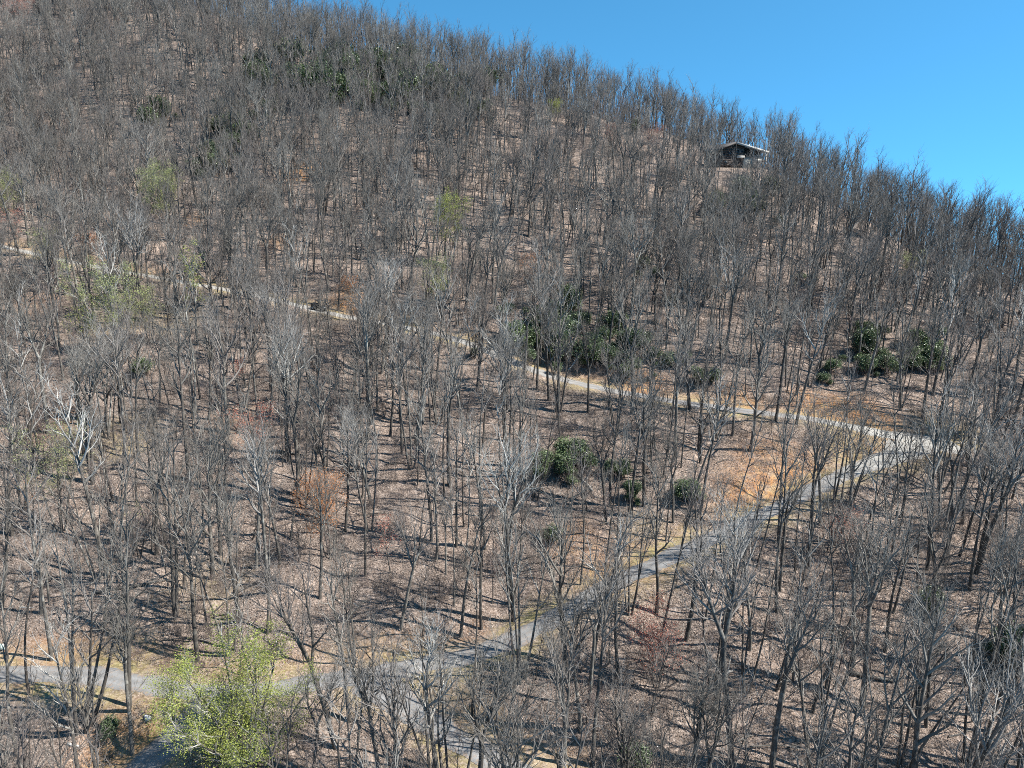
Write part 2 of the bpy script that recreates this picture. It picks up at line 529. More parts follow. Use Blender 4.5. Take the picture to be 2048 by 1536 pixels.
ALLR = np.concatenate([np.column_stack([L, np.full(len(L), road_width[n])]) for n, L in road_lines.items()])
def near_road(x, y, want_z=False):
    """Distance to the nearest road centre line (and that line's height)."""
    x = np.asarray(x, float).ravel()
    y = np.asarray(y, float).ravel()
    d = np.empty(len(x))
    k = np.empty(len(x), int)
    for a in range(0, len(x), 4000):
        q = (x[a:a + 4000, None] - ALLR[None, :, 0]) ** 2 + (y[a:a + 4000, None] - ALLR[None, :, 1]) ** 2
        k[a:a + 4000] = q.argmin(1)
        d[a:a + 4000] = np.sqrt(q.min(1))
    return (d, ALLR[k, 2]) if want_z else d
_core = (np.abs(GX) < 175) & (GY > 15) & (GY < 190)
rd = np.full(GX.shape, 99.0)
_d, _z = near_road(GX[_core], GY[_core], True)
rd[_core] = _d
rz = GZ.copy()
rz[_core] = _z
w = 1 - smooth(2.3, 6.2, rd)
NAT = GZ.copy()
GZ = GZ * (1 - w) + rz * w

# level bench under the cabin
hg = on_ground(1479, 338)
HOUSE = np.array([hg[0], hg[1], hg[2]])
hd = np.hypot(GX - HOUSE[0], (GY - HOUSE[1] - 4.5))
w = 1 - smooth(7.5, 15, hd)
GZ = GZ * (1 - w * .8) + (HOUSE[2] + 0.3) * w * .8

cut = np.clip((NAT - GZ) * 1.0, 0, 1)
clay = np.zeros(GX.shape)
for px, py, r, amt in [(1640, 805, 5, 1), (1700, 820, 6, 1), (1740, 835, 5, .9), (1560, 935, 7, .75), (1500, 985, 6, .7), (1480, 800, 4, .7), (1290, 770, 4, .7), (705, 600, 5, .9),
                       (600, 345, 6, .8), (1150, 1085, 4, .55), (450, 330, 5, .6), (1250, 1130, 6, .4), (480, 840, 5, .35), (90, 1340, 4, .4), (70, 600, 6, .45), (1740, 905, 5, .45), (110, 845, 5, .5), (690, 575, 3, .9), (250, 1510, 5, .45), (560, 480, 4, .4), (380, 440, 4, .5)]:
    g = on_ground(px, py)
    if g is not None:
        clay = np.maximum(clay, amt * (1 - smooth(r * .4, r * 1.25, np.hypot(GX - g[0], GY - g[1]))))
clay = np.clip(clay + 0.35 * cut * smooth(1.5, 2.5, rd) * (1 - smooth(4, 7, rd)), 0, 1)
grass = (1 - smooth(2.4, 4.6 + 1.2 * wob(GX, GY, 14, 8), rd)) * (0.5 + 0.55 * wob(GX, GY, 11, 4))
for px, py, r, amt in [(220, 1340, 5, .9), (330, 640, 8, .6), (230, 650, 8, .6), (220, 880, 8, .6), (330, 1530, 6, .5), (1700, 900, 6, .7), (1290, 1060, 4, .4), (1900, 870, 6, .8), (420, 1180, 6, .35), (1290, 1140, 5, .4)]:
    g = on_ground(px, py)
    grass = np.maximum(grass, amt * (1 - smooth(r * .3, r * 1.2, np.hypot(GX - g[0], GY - g[1]))))
grass = np.clip(grass, 0, 1)

nx, ny = len(XS), len(YS)
idx = np.arange(nx * ny).reshape(ny, nx)
Fq = np.stack([idx[:-1, :-1], idx[:-1, 1:], idx[1:, 1:], idx[1:, :-1]], -1).reshape(-1, 4)
me = mesh_np('ground', np.stack([GX, GY, GZ], -1).reshape(-1, 3), Fq, True)
set_attr(me, 'clay', clay)
set_attr(me, 'grass', grass)
me.materials.append(M_GROUND)
tag(link('ground', me), 'brown leaf covered hillside rising to a wooded ridge', kind='structure')

for ri, (name, L) in enumerate(road_lines.items()):
    P = resample(L, 0.7)
    T = np.gradient(P[:, :2], axis=0)
    T /= np.linalg.norm(T, axis=1, keepdims=True)
    Nn = np.stack([T[:, 1], -T[:, 0]], 1)
    s = np.arange(len(P)) * 0.7
    hw = np.full(len(P), road_width[name] / 2)
    if name == 'upper_road':
        k = np.argmin(((P[:, :2] - road_lines['lower_road'][0, :2]) ** 2).sum(1)) * 0.7
        hw += 2.0 * np.exp(-((s - k) / 9) ** 2)
    if name == 'lower_road':
        hw += 1.8 * np.exp(-(s / 11) ** 2)
    if name in ('driveway', 'side_lane'):
        hw += 1.2 * np.exp(-(s / 4) ** 2)
    jl = hw + 0.24 * wob(s, s * 0, 5, ri) + 0.13 * wob(s, s * 0, 1.7, ri + 4)
    jr = hw + 0.24 * wob(s, s * 0, 6, ri + 9) + 0.13 * wob(s, s * 0, 1.9, ri + 7)
    ac = np.linspace(0, 1, 8)
    off = -jl[:, None] * (1 - ac) + jr[:, None] * ac
    V = np.zeros((len(P), 8, 3))
    V[..., :2] = P[:, None, :2] + Nn[:, None, :] * off[..., None]
    V[..., 2] = ground_z(V[..., 0], V[..., 1]) + 0.055 + 0.02 * ri * 0.4 - 0.05 * (np.abs(ac - .5) > .45)
    ii = np.arange(len(P) * 8).reshape(len(P), 8)
    F = np.stack([ii[:-1, :-1], ii[:-1, 1:], ii[1:, 1:], ii[1:, :-1]], -1).reshape(-1, 4)
    me = mesh_np(name, V.reshape(-1, 3), F, True)
    set_attr(me, 'across', np.tile(ac, len(P)))
    xs_px = project(P)[0]
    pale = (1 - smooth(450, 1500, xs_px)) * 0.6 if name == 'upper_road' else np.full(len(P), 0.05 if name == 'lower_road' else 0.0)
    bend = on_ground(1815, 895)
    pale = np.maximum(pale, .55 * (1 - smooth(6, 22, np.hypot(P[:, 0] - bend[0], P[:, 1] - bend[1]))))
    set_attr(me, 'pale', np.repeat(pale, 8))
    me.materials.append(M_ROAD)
    tag(link(name, me), {'upper_road': 'pale worn lane slanting across the hillside above the bend', 'lower_road': 'grey asphalt lane running down from the hairpin bend',
                         'driveway': 'dark asphalt driveway joining the lower road behind the bright green tree', 'side_lane': 'grey lane forking downhill off the lower road'}[name], kind='structure')

# ------------------------------------------------------------------ tree builders
def unit(v): return v / (np.linalg.norm(v) + 1e-9)
UP = np.array([0, 0, 1.0])

class Plant:
    """Branches collected as centre lines; built into tubes per level."""
    def __init__(s, seed):
        s.r = np.random.default_rng(seed)
        s.B = []                      # (points, radii, level)
        s.tips = []
    def grow(s, p, d, length, r0, r1, n, lvl, wander=0.12, up=0.05):
        pts, d = [p], unit(d)
        for _ in range(n):
            d = unit(d + s.r.normal(0, wander, 3) + UP * up)
            p = p + d * length / n
            pts.append(p)
        pts = np.array(pts)
        s.B.append((pts, np.linspace(r0, r1, n + 1), lvl))
        return pts, d
    def side(s, axis, az, ang):
        a = unit(np.cross(axis, [0.31, 0.87, 0.38]))
        b = np.cross(axis, a)
        return axis * math.cos(ang) + (a * math.cos(az) + b * math.sin(az)) * math.sin(ang)
    def at(s, pts, t):
        f = t * (len(pts) - 1)
        i = min(int(f), len(pts) - 2)
        return pts[i] + (pts[i + 1] - pts[i]) * (f - i), unit(pts[i + 1] - pts[i])
    def limb(s, p, d, L, r, dens=1.0, up=0.13):
        r_ = s.r
        pts, _ = s.grow(p, d, L, r, max(.012, r * .2), 5, 1, 0.12, up)
        n2 = max(3, int((2.6 + L * 1.15) * dens))
        for k in range(n2):
            t = 0.2 + 0.8 * (k + r_.random()) / n2
            q, ax = s.at(pts, min(t, 1))
            L2 = max(0.7, L * r_.uniform(.28, .55) * (1.12 - .55 * t))
            p2, d2 = s.grow(q, s.side(ax, k * 2.4 + r_.uniform(-.6, .6), r_.uniform(.35, .75)), L2, max(.017, r * (.6 - .3 * t)), .010, 3, 2, 0.14, up)
            n3 = max(2, int((1.4 + L2 * 1.4) * dens))
            for j in range(n3):
                t3 = 0.2 + 0.8 * (j + r_.random()) / n3
                q3, ax3 = s.at(p2, min(t3, 1))
                L3 = r_.uniform(.6, 1.35) * (1.1 - .4 * t3)
                p3, d3 = s.grow(q3, s.side(ax3, j * 2.4 + r_.uniform(-.7, .7), r_.uniform(.3, .7)), L3, .0115, .006, 2, 3, 0.13, .12)
                for i in range(int(.8 * dens + r_.random() * 1.3)):
                    t4 = r_.uniform(.2, 1)
                    q4, ax4 = s.at(p3, t4)
                    p4, _ = s.grow(q4, s.side(ax4, r_.uniform(0, 6.3), r_.uniform(.3, .75)), r_.uniform(.35, .85), .0075, .004, 1, 4, .1, .12)
                    s.tips.append(p4[-1])
                s.tips.append(p3[-1])
    def stem(s, p, d, H, r, first, nl, Lmax, wander=.03, up=.03, spread=1.0, dens=1.0, top=.0035):
        r_ = s.r
        pts, _ = s.grow(p, d, H, r, max(.02, r * .24), 10, 0, wander, up)
        for k in range(nl):
            t = first + (1 - first) * (k + r_.random() * .8) / nl
            t = min(t, .99)
            q, ax = s.at(pts, t)
            f = (t - first) / (1 - first)
            L = Lmax * (1 - .34 * f) * r_.uniform(.6, 1.15) * (0.7 if f < .15 else 1)
            ang = (.86 - .46 * f) * r_.uniform(.75, 1.1) * spread
            s.limb(q, s.side(ax, k * 2.4 + r_.uniform(-.5, .5), ang), L, r * (.6 - .3 * f) * r_.uniform(.75, 1.1), dens)
        return pts

SIDES = {0: 9, 1: 5, 2: 4, 3: 3, 4: 3}
def tubes(branches, seed=0):
    groups = {}
    for pts, rad, lvl in branches:
        groups.setdefault((len(pts), SIDES[lvl]), []).append((pts, rad))
    V, Q, T, n = [], [], [], 0
    r_ = np.random.default_rng(seed)
    for (k, sd), L in groups.items():
        v, q = tube_arrays(np.array([a for a, _ in L]), np.array([b for _, b in L]), sd)
        V.append(v)
        Q.append(q + n)
        T.append(np.repeat(r_.random(len(L)), k * sd))
        n += len(v)
    return np.vstack(V), np.vstack(Q), np.concatenate(T)

def tree_meshes(name, pl, mb=None, mt=None, joined=True):
    """Trunk mesh, crown mesh and the two joined."""
    tr = [b for b in pl.B if b[2] == 0]
    cr = [b for b in pl.B if b[2] > 0]
    out = []
    for nm, br, mat in (('trunk', tr, mb or M_BARK), ('crown', cr, mt or M_TWIG)):
        V, Q, T = tubes(br, 3)
        me = mesh_np(nm, V, Q, True)
        set_attr(me, 'tone', T)
        me.materials.append(mat)
        out.append((me, V, Q, T))
    if not joined:
        return out[0][0], out[1][0], None
    n = len(out[0][1])
    me = mesh_np(name, np.vstack([out[0][1], out[1][1]]), np.vstack([out[0][2], out[1][2] + n]), True)
    set_attr(me, 'tone', np.concatenate([out[0][3], out[1][3]]))
    me.materials.append(mb or M_BARK)
    me.materials.append(mt or M_TWIG)
    mi = np.zeros(len(me.polygons), np.int32)
    mi[len(out[0][2]):] = 1
    me.polygons.foreach_set('material_index', mi)
    return out[0][0], out[1][0], me

def leaf_cloud(points, size, n_each, spread, seed, mat, name, elong=1.0, flat=0.35, droop=0.0):
    """Small folded leaves (two triangles each) round the given points."""
    r_ = np.random.default_rng(seed)
    P = np.repeat(np.asarray(points), n_each, 0)
    P = P + r_.normal(0, spread, P.shape)
    n = len(P)
    a = r_.uniform(0, 2 * math.pi, n)
    nrm = np.stack([r_.normal(0, flat, n), r_.normal(0, flat, n), np.ones(n) * r_.choice([1, 1, 1, .3], n)], 1)
    nrm /= np.linalg.norm(nrm, axis=1, keepdims=True)
    t = np.stack([np.cos(a), np.sin(a), np.full(n, -droop)], 1)
    t -= nrm * (t * nrm).sum(1, keepdims=True)
    t /= np.linalg.norm(t, axis=1, keepdims=True)
    b = np.cross(nrm, t)
    s = size * r_.uniform(.6, 1.35, (n, 1))
    V = np.stack([P - t * s * elong, P + b * s * .55 + nrm * s * .22, P + t * s * elong, P - b * s * .55 + nrm * s * .22], 1).reshape(-1, 3)
    i = np.arange(n)[:, None] * 4
    F = np.concatenate([i + [[0, 2, 1]], i + [[0, 3, 2]]])
    me = mesh_np(name, V, F, False)
    set_attr(me, 'tone', np.repeat(r_.random(n), 4))
    me.materials.append(mat)
    return me

FORMS = {}
def make_form(form, seed):
    pl = Plant(seed)
    r_ = pl.r
    if form == 'straight':
        pl.stem(np.array([0, 0, -.4]), UP + r_.normal(0, .03, 3), 17, .22, r_.uniform(.48, .58), 10, 5.6)
    elif form == 'forked':
        h = r_.uniform(6.5, 10.5)
        pts = pl.stem(np.array([0, 0, -.4]), UP + r_.normal(0, .04, 3), h + .4, .24, .97, 0, 1)
        pl.B[-1] = (pl.B[-1][0], np.linspace(.24, .185, 11), 0)
        az = r_.uniform(0, 6.3)
        for k in range(r_.integers(2, 4)):
            pl.stem(pts[-1], pl.side(UP, az + k * (2.6 if k < 2 else 1.6), r_.uniform(.2, .36)), 17 - h - r_.uniform(0, 1.5), .155, .2, 8, 4.8, .05, .06)
        q, ax = pl.at(pts, .72)
        pl.limb(q, pl.side(ax, az + 1.5, 1.0), 3.0, .05)
    elif form == 'twin':
        az = r_.uniform(0, 6.3)
        for k in range(2):
            o = np.array([math.cos(az + k * math.pi), math.sin(az + k * math.pi), 0]) * .22
            pl.stem(o + [0, 0, -.4], pl.side(UP, az + k * math.pi + 1.57, 0.0) + o * .55, 17 - k * 2.0, .17, r_.uniform(.45, .55), 8, 4.6)
    elif form == 'clump':
        n = int(r_.integers(3, 5))
        for k in range(n):
            a = k * 2 * math.pi / n + r_.uniform(-.3, .3)
            o = np.array([math.cos(a), math.sin(a), 0]) * .3
            pl.stem(o + [0, 0, -.4], UP + o * r_.uniform(.35, .75), r_.uniform(13, 17), .15, r_.uniform(.45, .58), 7, 4.2)
    elif form == 'broad':
        pts = pl.stem(np.array([0, 0, -.4]), UP + r_.normal(0, .05, 3), 14.5, .28, .38, 12, 7.8, .05, .03, 1.05)
    elif form == 'slim':
        pl.stem(np.array([0, 0, -.4]), UP + r_.normal(0, .04, 3), 18, .14, r_.uniform(.58, .68), 7, 3.4, .035, .03, .85, .9)
    elif form == 'leaning':
        pl.stem(np.array([0, 0, -.4]), UP + np.array([.26, .05, 0]), 17, .19, .5, 9, 5.2, .04, .045)
    elif form == 'sapling':          # 8 m tall
        pl.stem(np.array([0, 0, -.2]), UP + r_.normal(0, .06, 3), 8, .05, .3, 9, 2.3, .05, .03, .9, .8)
    elif form == 'bushy':            # many thin stems, 8 m nominal
        for k in range(4):
            a = r_.uniform(0, 6.3)
            o = np.array([math.cos(a), math.sin(a), 0]) * .15
            pl.stem(o + [0, 0, -.2], UP + o * 2.2, r_.uniform(6, 8), .035, .28, 6, 2.0, .06, .04, .8, .7)
    elif form == 'scrub':            # 2.5 m of brown brush
        for k in range(9):
            a = r_.uniform(0, 6.3)
            o = np.array([math.cos(a), math.sin(a), 0]) * r_.uniform(.1, .7)
            p, d = pl.grow(o + [0, 0, -.1], UP + o * r_.uniform(.3, .9), r_.uniform(1.3, 2.6), .016, .007, 3, 0, .12, .02)
            for j in range(6):
                q, ax = pl.at(p, r_.uniform(.25, 1))
                p2, _ = pl.grow(q, pl.side(ax, r_.uniform(0, 6.3), r_.uniform(.4, .9)), r_.uniform(.4, 1.0), .009, .005, 2, 2, .15, .05)
                for i in range(3):
                    q2, ax2 = pl.at(p2, r_.uniform(.3, 1))
                    pl.grow(q2, pl.side(ax2, r_.uniform(0, 6.3), r_.uniform(.4, .8)), r_.uniform(.2, .45), .007, .004, 1, 4, .1, .1)
    return pl

TREE_FORMS = ['straight'] * 5 + ['forked'] * 5 + ['twin'] * 3 + ['clump'] * 3 + ['broad'] * 3 + ['slim'] * 5 + ['leaning'] * 2
FORM_SHARE = {'straight': 1.0, 'forked': 1.0, 'twin': .7, 'clump': .75, 'broad': .55, 'slim': 1.7, 'leaning': .5}
VAR = []
proto_col = bpy.data.collections.new('tree_forms')
for i, f in enumerate(TREE_FORMS):
    pl = make_form(f, 100 + i)
    tm, cm, jm = tree_meshes('tree_form', pl)
    jm.materials[1] = M_DARKTWIG
    VAR.append((f, tm, cm, pl))
    proto_col.objects.link(bpy.data.objects.new('a%02d' % i, jm))
NTREE = len(TREE_FORMS)
SVAR = []
sap_col = bpy.data.collections.new('sapling_forms')
for i, f in enumerate(['sapling'] * 4 + ['bushy'] * 2):
    pl = make_form(f, 300 + i)
    tm, cm, jm = tree_meshes('sapling_form', pl, M_BARK, M_TWIG if i % 2 else M_SHRUBTWIG)
    SVAR.append((f, tm, cm, pl))
    sap_col.objects.link(bpy.data.objects.new('a%02d' % i, jm))
scrub_col = bpy.data.collections.new('scrub_forms')
for i in range(4):
    pl = make_form('scrub', 400 + i)
    jm = tree_meshes('scrub_form', pl, M_SHRUBTWIG, M_SHRUBTWIG)[2]
    scrub_col.objects.link(bpy.data.objects.new('a%02d' % i, jm))

# a patch of fallen leaves
r_ = np.random.default_rng(5)
litter_col = bpy.data.collections.new('litter_forms')
for i in range(3):
    P = np.column_stack([r_.uniform(-1, 1, (380, 2)), r_.uniform(.0, .05, 380)])
    jm = leaf_cloud(P, .058, 1, .0, 900 + i, M_LITTER, 'litter_form', 1.0, .6)
    litter_col.objects.link(bpy.data.objects.new('a%02d' % i, jm))

def scatter(name, col, P, rot, scl, idx, label, mats=()):
    """One object that sets copies of a collection's plants on its points."""
    me = bpy.data.meshes.new(name)
    me.vertices.add(len(P))
    me.vertices.foreach_set('co', np.asarray(P, np.float32).ravel())
    set_attr(me, 'spin', rot, 'POINT', 'FLOAT_VECTOR')
    set_attr(me, 'size', scl, 'POINT', 'FLOAT_VECTOR')
    set_attr(me, 'pick', idx, 'POINT', 'INT')
    o = link(name, me)
    ng = bpy.data.node_groups.new(name + '_nodes', 'GeometryNodeTree')
    ng.interface.new_socket('Geometry', in_out='INPUT', socket_type='NodeSocketGeometry')
    ng.interface.new_socket('Geometry', in_out='OUTPUT', socket_type='NodeSocketGeometry')
    gi, go = ng.nodes.new('NodeGroupInput'), ng.nodes.new('NodeGroupOutput')
    ci = ng.nodes.new('GeometryNodeCollectionInfo')
    ci.inputs['Collection'].default_value = col
    ci.inputs['Separate Children'].default_value = True
    ci.inputs['Reset Children'].default_value = True
    ip = ng.nodes.new('GeometryNodeInstanceOnPoints')
    ip.inputs['Pick Instance'].default_value = True
    def att(n, t):
        a = ng.nodes.new('GeometryNodeInputNamedAttribute')
        a.data_type = t
        a.inputs['Name'].default_value = n
        return a.outputs['Attribute']
    e2r = ng.nodes.new('FunctionNodeEulerToRotation')
    ng.links.new(att('spin', 'FLOAT_VECTOR'), e2r.inputs[0])
    ng.links.new(gi.outputs[0], ip.inputs['Points'])
    ng.links.new(ci.outputs[0], ip.inputs['Instance'])
    ng.links.new(att('pick', 'INT'), ip.inputs['Instance Index'])
    ng.links.new(e2r.outputs[0], ip.inputs['Rotation'])
    ng.links.new(att('size', 'FLOAT_VECTOR'), ip.inputs['Scale'])
    ng.links.new(ip.outputs[0], go.inputs[0])
    md = o.modifiers.new('scatter', 'NODES')
    md.node_group = ng
    tag(o, label, kind='stuff')
    return o

# ------------------------------------------------------------------ where everything grows
def visible_from_camera(P, H, n=60):
    """Whether the top of something H high on P clears the hill between it and the camera."""
    top = P + np.array([0, 0, 1.0]) * np.asarray(H)[:, None]
    t = np.linspace(.15, .985, n)
    Q = CAM + (top - CAM)[:, None, :] * t[None, :, None]
    return (Q[..., 2] > ground_z(Q[..., 0], Q[..., 1]) - .3).all(1)

def jitter_grid(step, jit, seed, x0=-250, x1=210, y0=26, y1=420):
    r_ = np.random.default_rng(seed)
    X, Y = np.meshgrid(np.arange(x0, x1, step), np.arange(y0, y1, step * .93))
    X = X + (np.arange(X.shape[0]) % 2)[:, None] * step * .5
    X = X + r_.uniform(-jit, jit, X.shape)
    Y = Y + r_.uniform(-jit, jit, Y.shape)
    return X.ravel(), Y.ravel()

def frustum_keep(x, y, left, right, extra_y=0):
    z = ground_z(x, y)
    lim = (1024 / FPX) * (y * math.cos(PITCH) - (z - CAM[2]) * math.sin(PITCH))
    return (x > -lim - left) & (x < lim + right)

# placed trees: base pixel, top pixel, form
HEROES = [
    ((158, 1462), (150, 985), 'clump'), ((178, 1455), (225, 1010), 'twin'), ((58, 1388), (20, 1010), 'slim'), ((36, 1506), (5, 1120), 'leaning'), ((352, 1236), (305, 800), 'twin'),
    ((82, 1228), (40, 880), 'straight'), ((98, 1205), (80, 900), 'slim'), ((250, 1200), (235, 800), 'slim'), ((480, 1245), (470, 930), 'forked'), ((672, 1490), (590, 1080), 'forked'), ((700, 1440), (650, 1100), 'straight'),
    ((1130, 1345), (1125, 960), 'broad'), ((1128, 1528), (1110, 1210), 'forked'), ((1186, 1532), (1205, 1130), 'straight'), ((1235, 1352), (1240, 1040), 'forked'), ((1312, 1230), (1318, 900), 'straight'),
    ((1466, 1534), (1440, 1010), 'forked'), ((1628, 1550), (1660, 1130), 'clump'), ((1722, 1420), (1790, 1020), 'forked'), ((1852, 1452), (1890, 1120), 'straight'), ((1410, 1240), (1430, 930), 'slim'), ((1360, 1110), (1400, 810), 'slim'),
    ((1640, 1050), (1650, 760), 'forked'), ((1695, 1040), (1740, 760), 'broad'), ((1775, 1020), (1800, 800), 'clump'), ((1800, 1035), (1830, 830), 'straight'), ((1925, 1050), (1960, 760), 'straight'), ((1900, 1045), (1930, 800), 'forked'),
    ((1592, 850), (1610, 560), 'straight'), ((1465, 870), (1480, 600), 'straight'), ((1380, 820), (1360, 560), 'broad'), ((1792, 762), (1840, 490), 'slim'), ((1310, 650), (1340, 430), 'broad'), ((1330, 655), (1370, 440), 'forked'),
    ((815, 810), (800, 560), 'broad'), ((1045, 1010), (1040, 720), 'straight'), ((1070, 1000), (1075, 740), 'clump'), ((862, 1080), (855, 760), 'straight'), ((970, 1100), (990, 800), 'straight'), ((738, 1060), (700, 790), 'clump'), ((625, 810), (590, 620), 'forked'),
    ((380, 960), (350, 590), 'straight'), ((230, 900), (205, 640), 'slim'), ((345, 700), (320, 520), 'clump'), ((330, 1010), (300, 800), 'forked'), ((440, 1110), (400, 830), 'forked'), ((1100, 230), (1104, 84), 'broad'), ((1010, 1010), (1000, 720), 'slim'), ((560, 1130), (545, 850), 'straight'),
    ((640, 1200), (640, 930), 'forked'), ((930, 1130), (940, 850), 'slim'), ((1400, 1030), (1440, 740), 'straight'), ((1560, 1180), (1600, 900), 'forked'), ((1500, 1300), (1530, 980), 'straight'), ((1770, 1300), (1800, 980), 'straight'), ((1990, 1350), (2040, 1020), 'forked'), ((1940, 1180), (1985, 880), 'straight'), ((2010, 1080), (2050, 800), 'slim'),
    ((860, 1536), (830, 1180), 'clump'), ((760, 1560), (740, 1210), 'forked'), ((960, 1500), (960, 1250), 'slim'), ((20, 800), (0, 560), 'straight'), ((125, 760), (100, 540), 'straight'), ((45, 1020), (30, 690), 'twin'),
    ((800, 735), (790, 560), 'clump'), ((720, 715), (705, 555), 'clump'), ((865, 745), (850, 590), 'broad'), ((660, 700), (650, 540), 'forked'), ((470, 640), (455, 470), 'clump'), ((250, 610), (240, 440), 'broad'), ((130, 590), (110, 420), 'forked'), ((1230, 870), (1225, 620), 'clump'), ((1500, 900), (1520, 640), 'broad'),
    ((700, 1640), (680, 1235), 'clump'), ((820, 1660), (800, 1270), 'broad'), ((905, 1620), (935, 1215), 'clump'), ((620, 1600), (640, 1300), 'forked'), ((1000, 1600), (1040, 1290), 'forked'), ((560, 1650), (575, 1330), 'twin'), ((880, 1580), (880, 1190), 'broad'), ((780, 1600), (760, 1250), 'clump'),
    ((1960, 980), (2000, 720), 'broad'), ((1935, 930), (1960, 690), 'straight'),
]
# trees with leaves or buds: centre line base pixel, crown top pixel, crown width px, leaf material, density, label
COLOURED = [
    ('leafing', (462, 1532), (450, 1238), 290, M_SPRING, 1.0, 'big bright yellow green tree in fresh leaf standing over the driveway junction'),
    ('leafing', (335, 1490), (330, 1372), 90, M_SPRING, .6, 'small thin leaved green tree at the edge of the driveway, beside the big bright one'),
    ('leafing', (375, 690), (378, 482), 115, M_SPRING, .55, 'tall pale yellow green tree rising across the upper road, tallest of the leafing trees there'),
    ('leafing', (208, 728), (200, 528), 125, M_PALESPRING, .8, 'pale green leafing tree just below the pale upper road, near its leftmost stretch'),
    ('leafing', (285, 690), (275, 575), 85, M_PALESPRING, .4, 'thin yellowish leafing sapling between the two pale green trees by the upper road'),
    ('leafing', (312, 480), (318, 350), 140, M_PALESPRING, .9, 'round crowned pale olive leafing tree on the slope above the upper road'),
    ('leafing', (902, 530), (897, 392), 95, M_SPRING, .65, 'bright lime green leafing tree alone in the middle of the upper slope'),
    ('leafing', (868, 640), (870, 512), 80, M_PALESPRING, .6, 'faint grey green leafing tree below the lime green one on the upper slope'),
    ('leafing', (95, 1060), (95, 835), 150, M_PALESPRING, .5, 'sparse yellow green tree at the left side between the two roads'),
    ('leafing', (10, 470), (5, 348), 80, M_PALESPRING, .6, 'pale green tree cut by the left edge above the upper road'),
    ('leafing', (88, 560), (85, 462), 90, M_PALESPRING, .45, 'dull green thin leaved tree standing against the upper road at its left end'),
    ('leafing', (1112, 250), (1110, 205), 34, M_SPRING, .6, 'tiny yellow green tree just below the ridge line'),
    ('leafing', (1826, 570), (1828, 512), 42, M_PALESPRING, .5, 'small pale yellow tree on the shaded right flank of the ridge'),
    ('leafing', (160, 700), (165, 630), 60, M_SPRING, .35, 'low yellow green sapling at the foot of the trees below the upper road'),
    ('leafing', (255, 1110), (250, 1000), 70, M_PALESPRING, .3, 'wispy greenish sapling beside the sparse yellow green tree'),
    ('budding', (640, 1110), (640, 945), 140, M_ORANGEBUD, 1.25, 'rusty orange budding tree in the middle between the two roads'),
    ('budding', (1312, 1370), (1312, 1240), 145, M_REDBUD, 1.2, 'coral red budding tree just below the lower road'),
    ('budding', (500, 930), (502, 815), 75, M_REDBUD, .4, 'narrow red budding tree left of the rusty orange one'),
    ('budding', (475, 790), (474, 728), 36, M_REDBUD, .5, 'small deep red budding sapling under grey trunks below the upper road'),
    ('budding', (180, 512), (178, 476), 30, M_ORANGEBUD, .45, 'tiny orange budding tree just above the upper road'),
    ('budding', (40, 70), (35, 5), 105, M_REDBUD, .35, 'dark red budding tree in the top corner of the hill'),
    ('budding', (20, 500), (18, 425), 60, M_REDBUD, .22, 'dull red budding tree at the left edge above the upper road'),
    ('budding', (1690, 1110), (1692, 1030), 65, M_REDBUD, .45, 'pinkish budding sapling on the bank below the hairpin bend'),
    ('budding', (765, 1150), (768, 1040), 70, M_REDBUD, .5, 'red budding tree right beside the rusty orange one'),
    ('budding', (1062, 590), (1060, 510), 50, M_ORANGEBUD, .35, 'faint orange brown tree on the slope above the evergreen thicket'),
    ('budding', (1300, 320), (1305, 262), 75, M_REDBUD, .45, 'dusky red budding tree among brush below the ridge'),
    ('budding', (1220, 300), (1222, 258), 60, M_REDBUD, .35, 'brownish red budding tree below the ridge, left of the dusky red one'),
    ('budding', (700, 610), (700, 560), 40, M_ORANGEBUD, .25, 'small orange budding tree behind the parked buggy'),
    ('budding', (60, 1060), (58, 960), 60, M_ORANGEBUD, .3, 'brown orange sapling beside the sparse yellow green tree'),
]
EVERGREEN = []   # base pixel, width px, height px
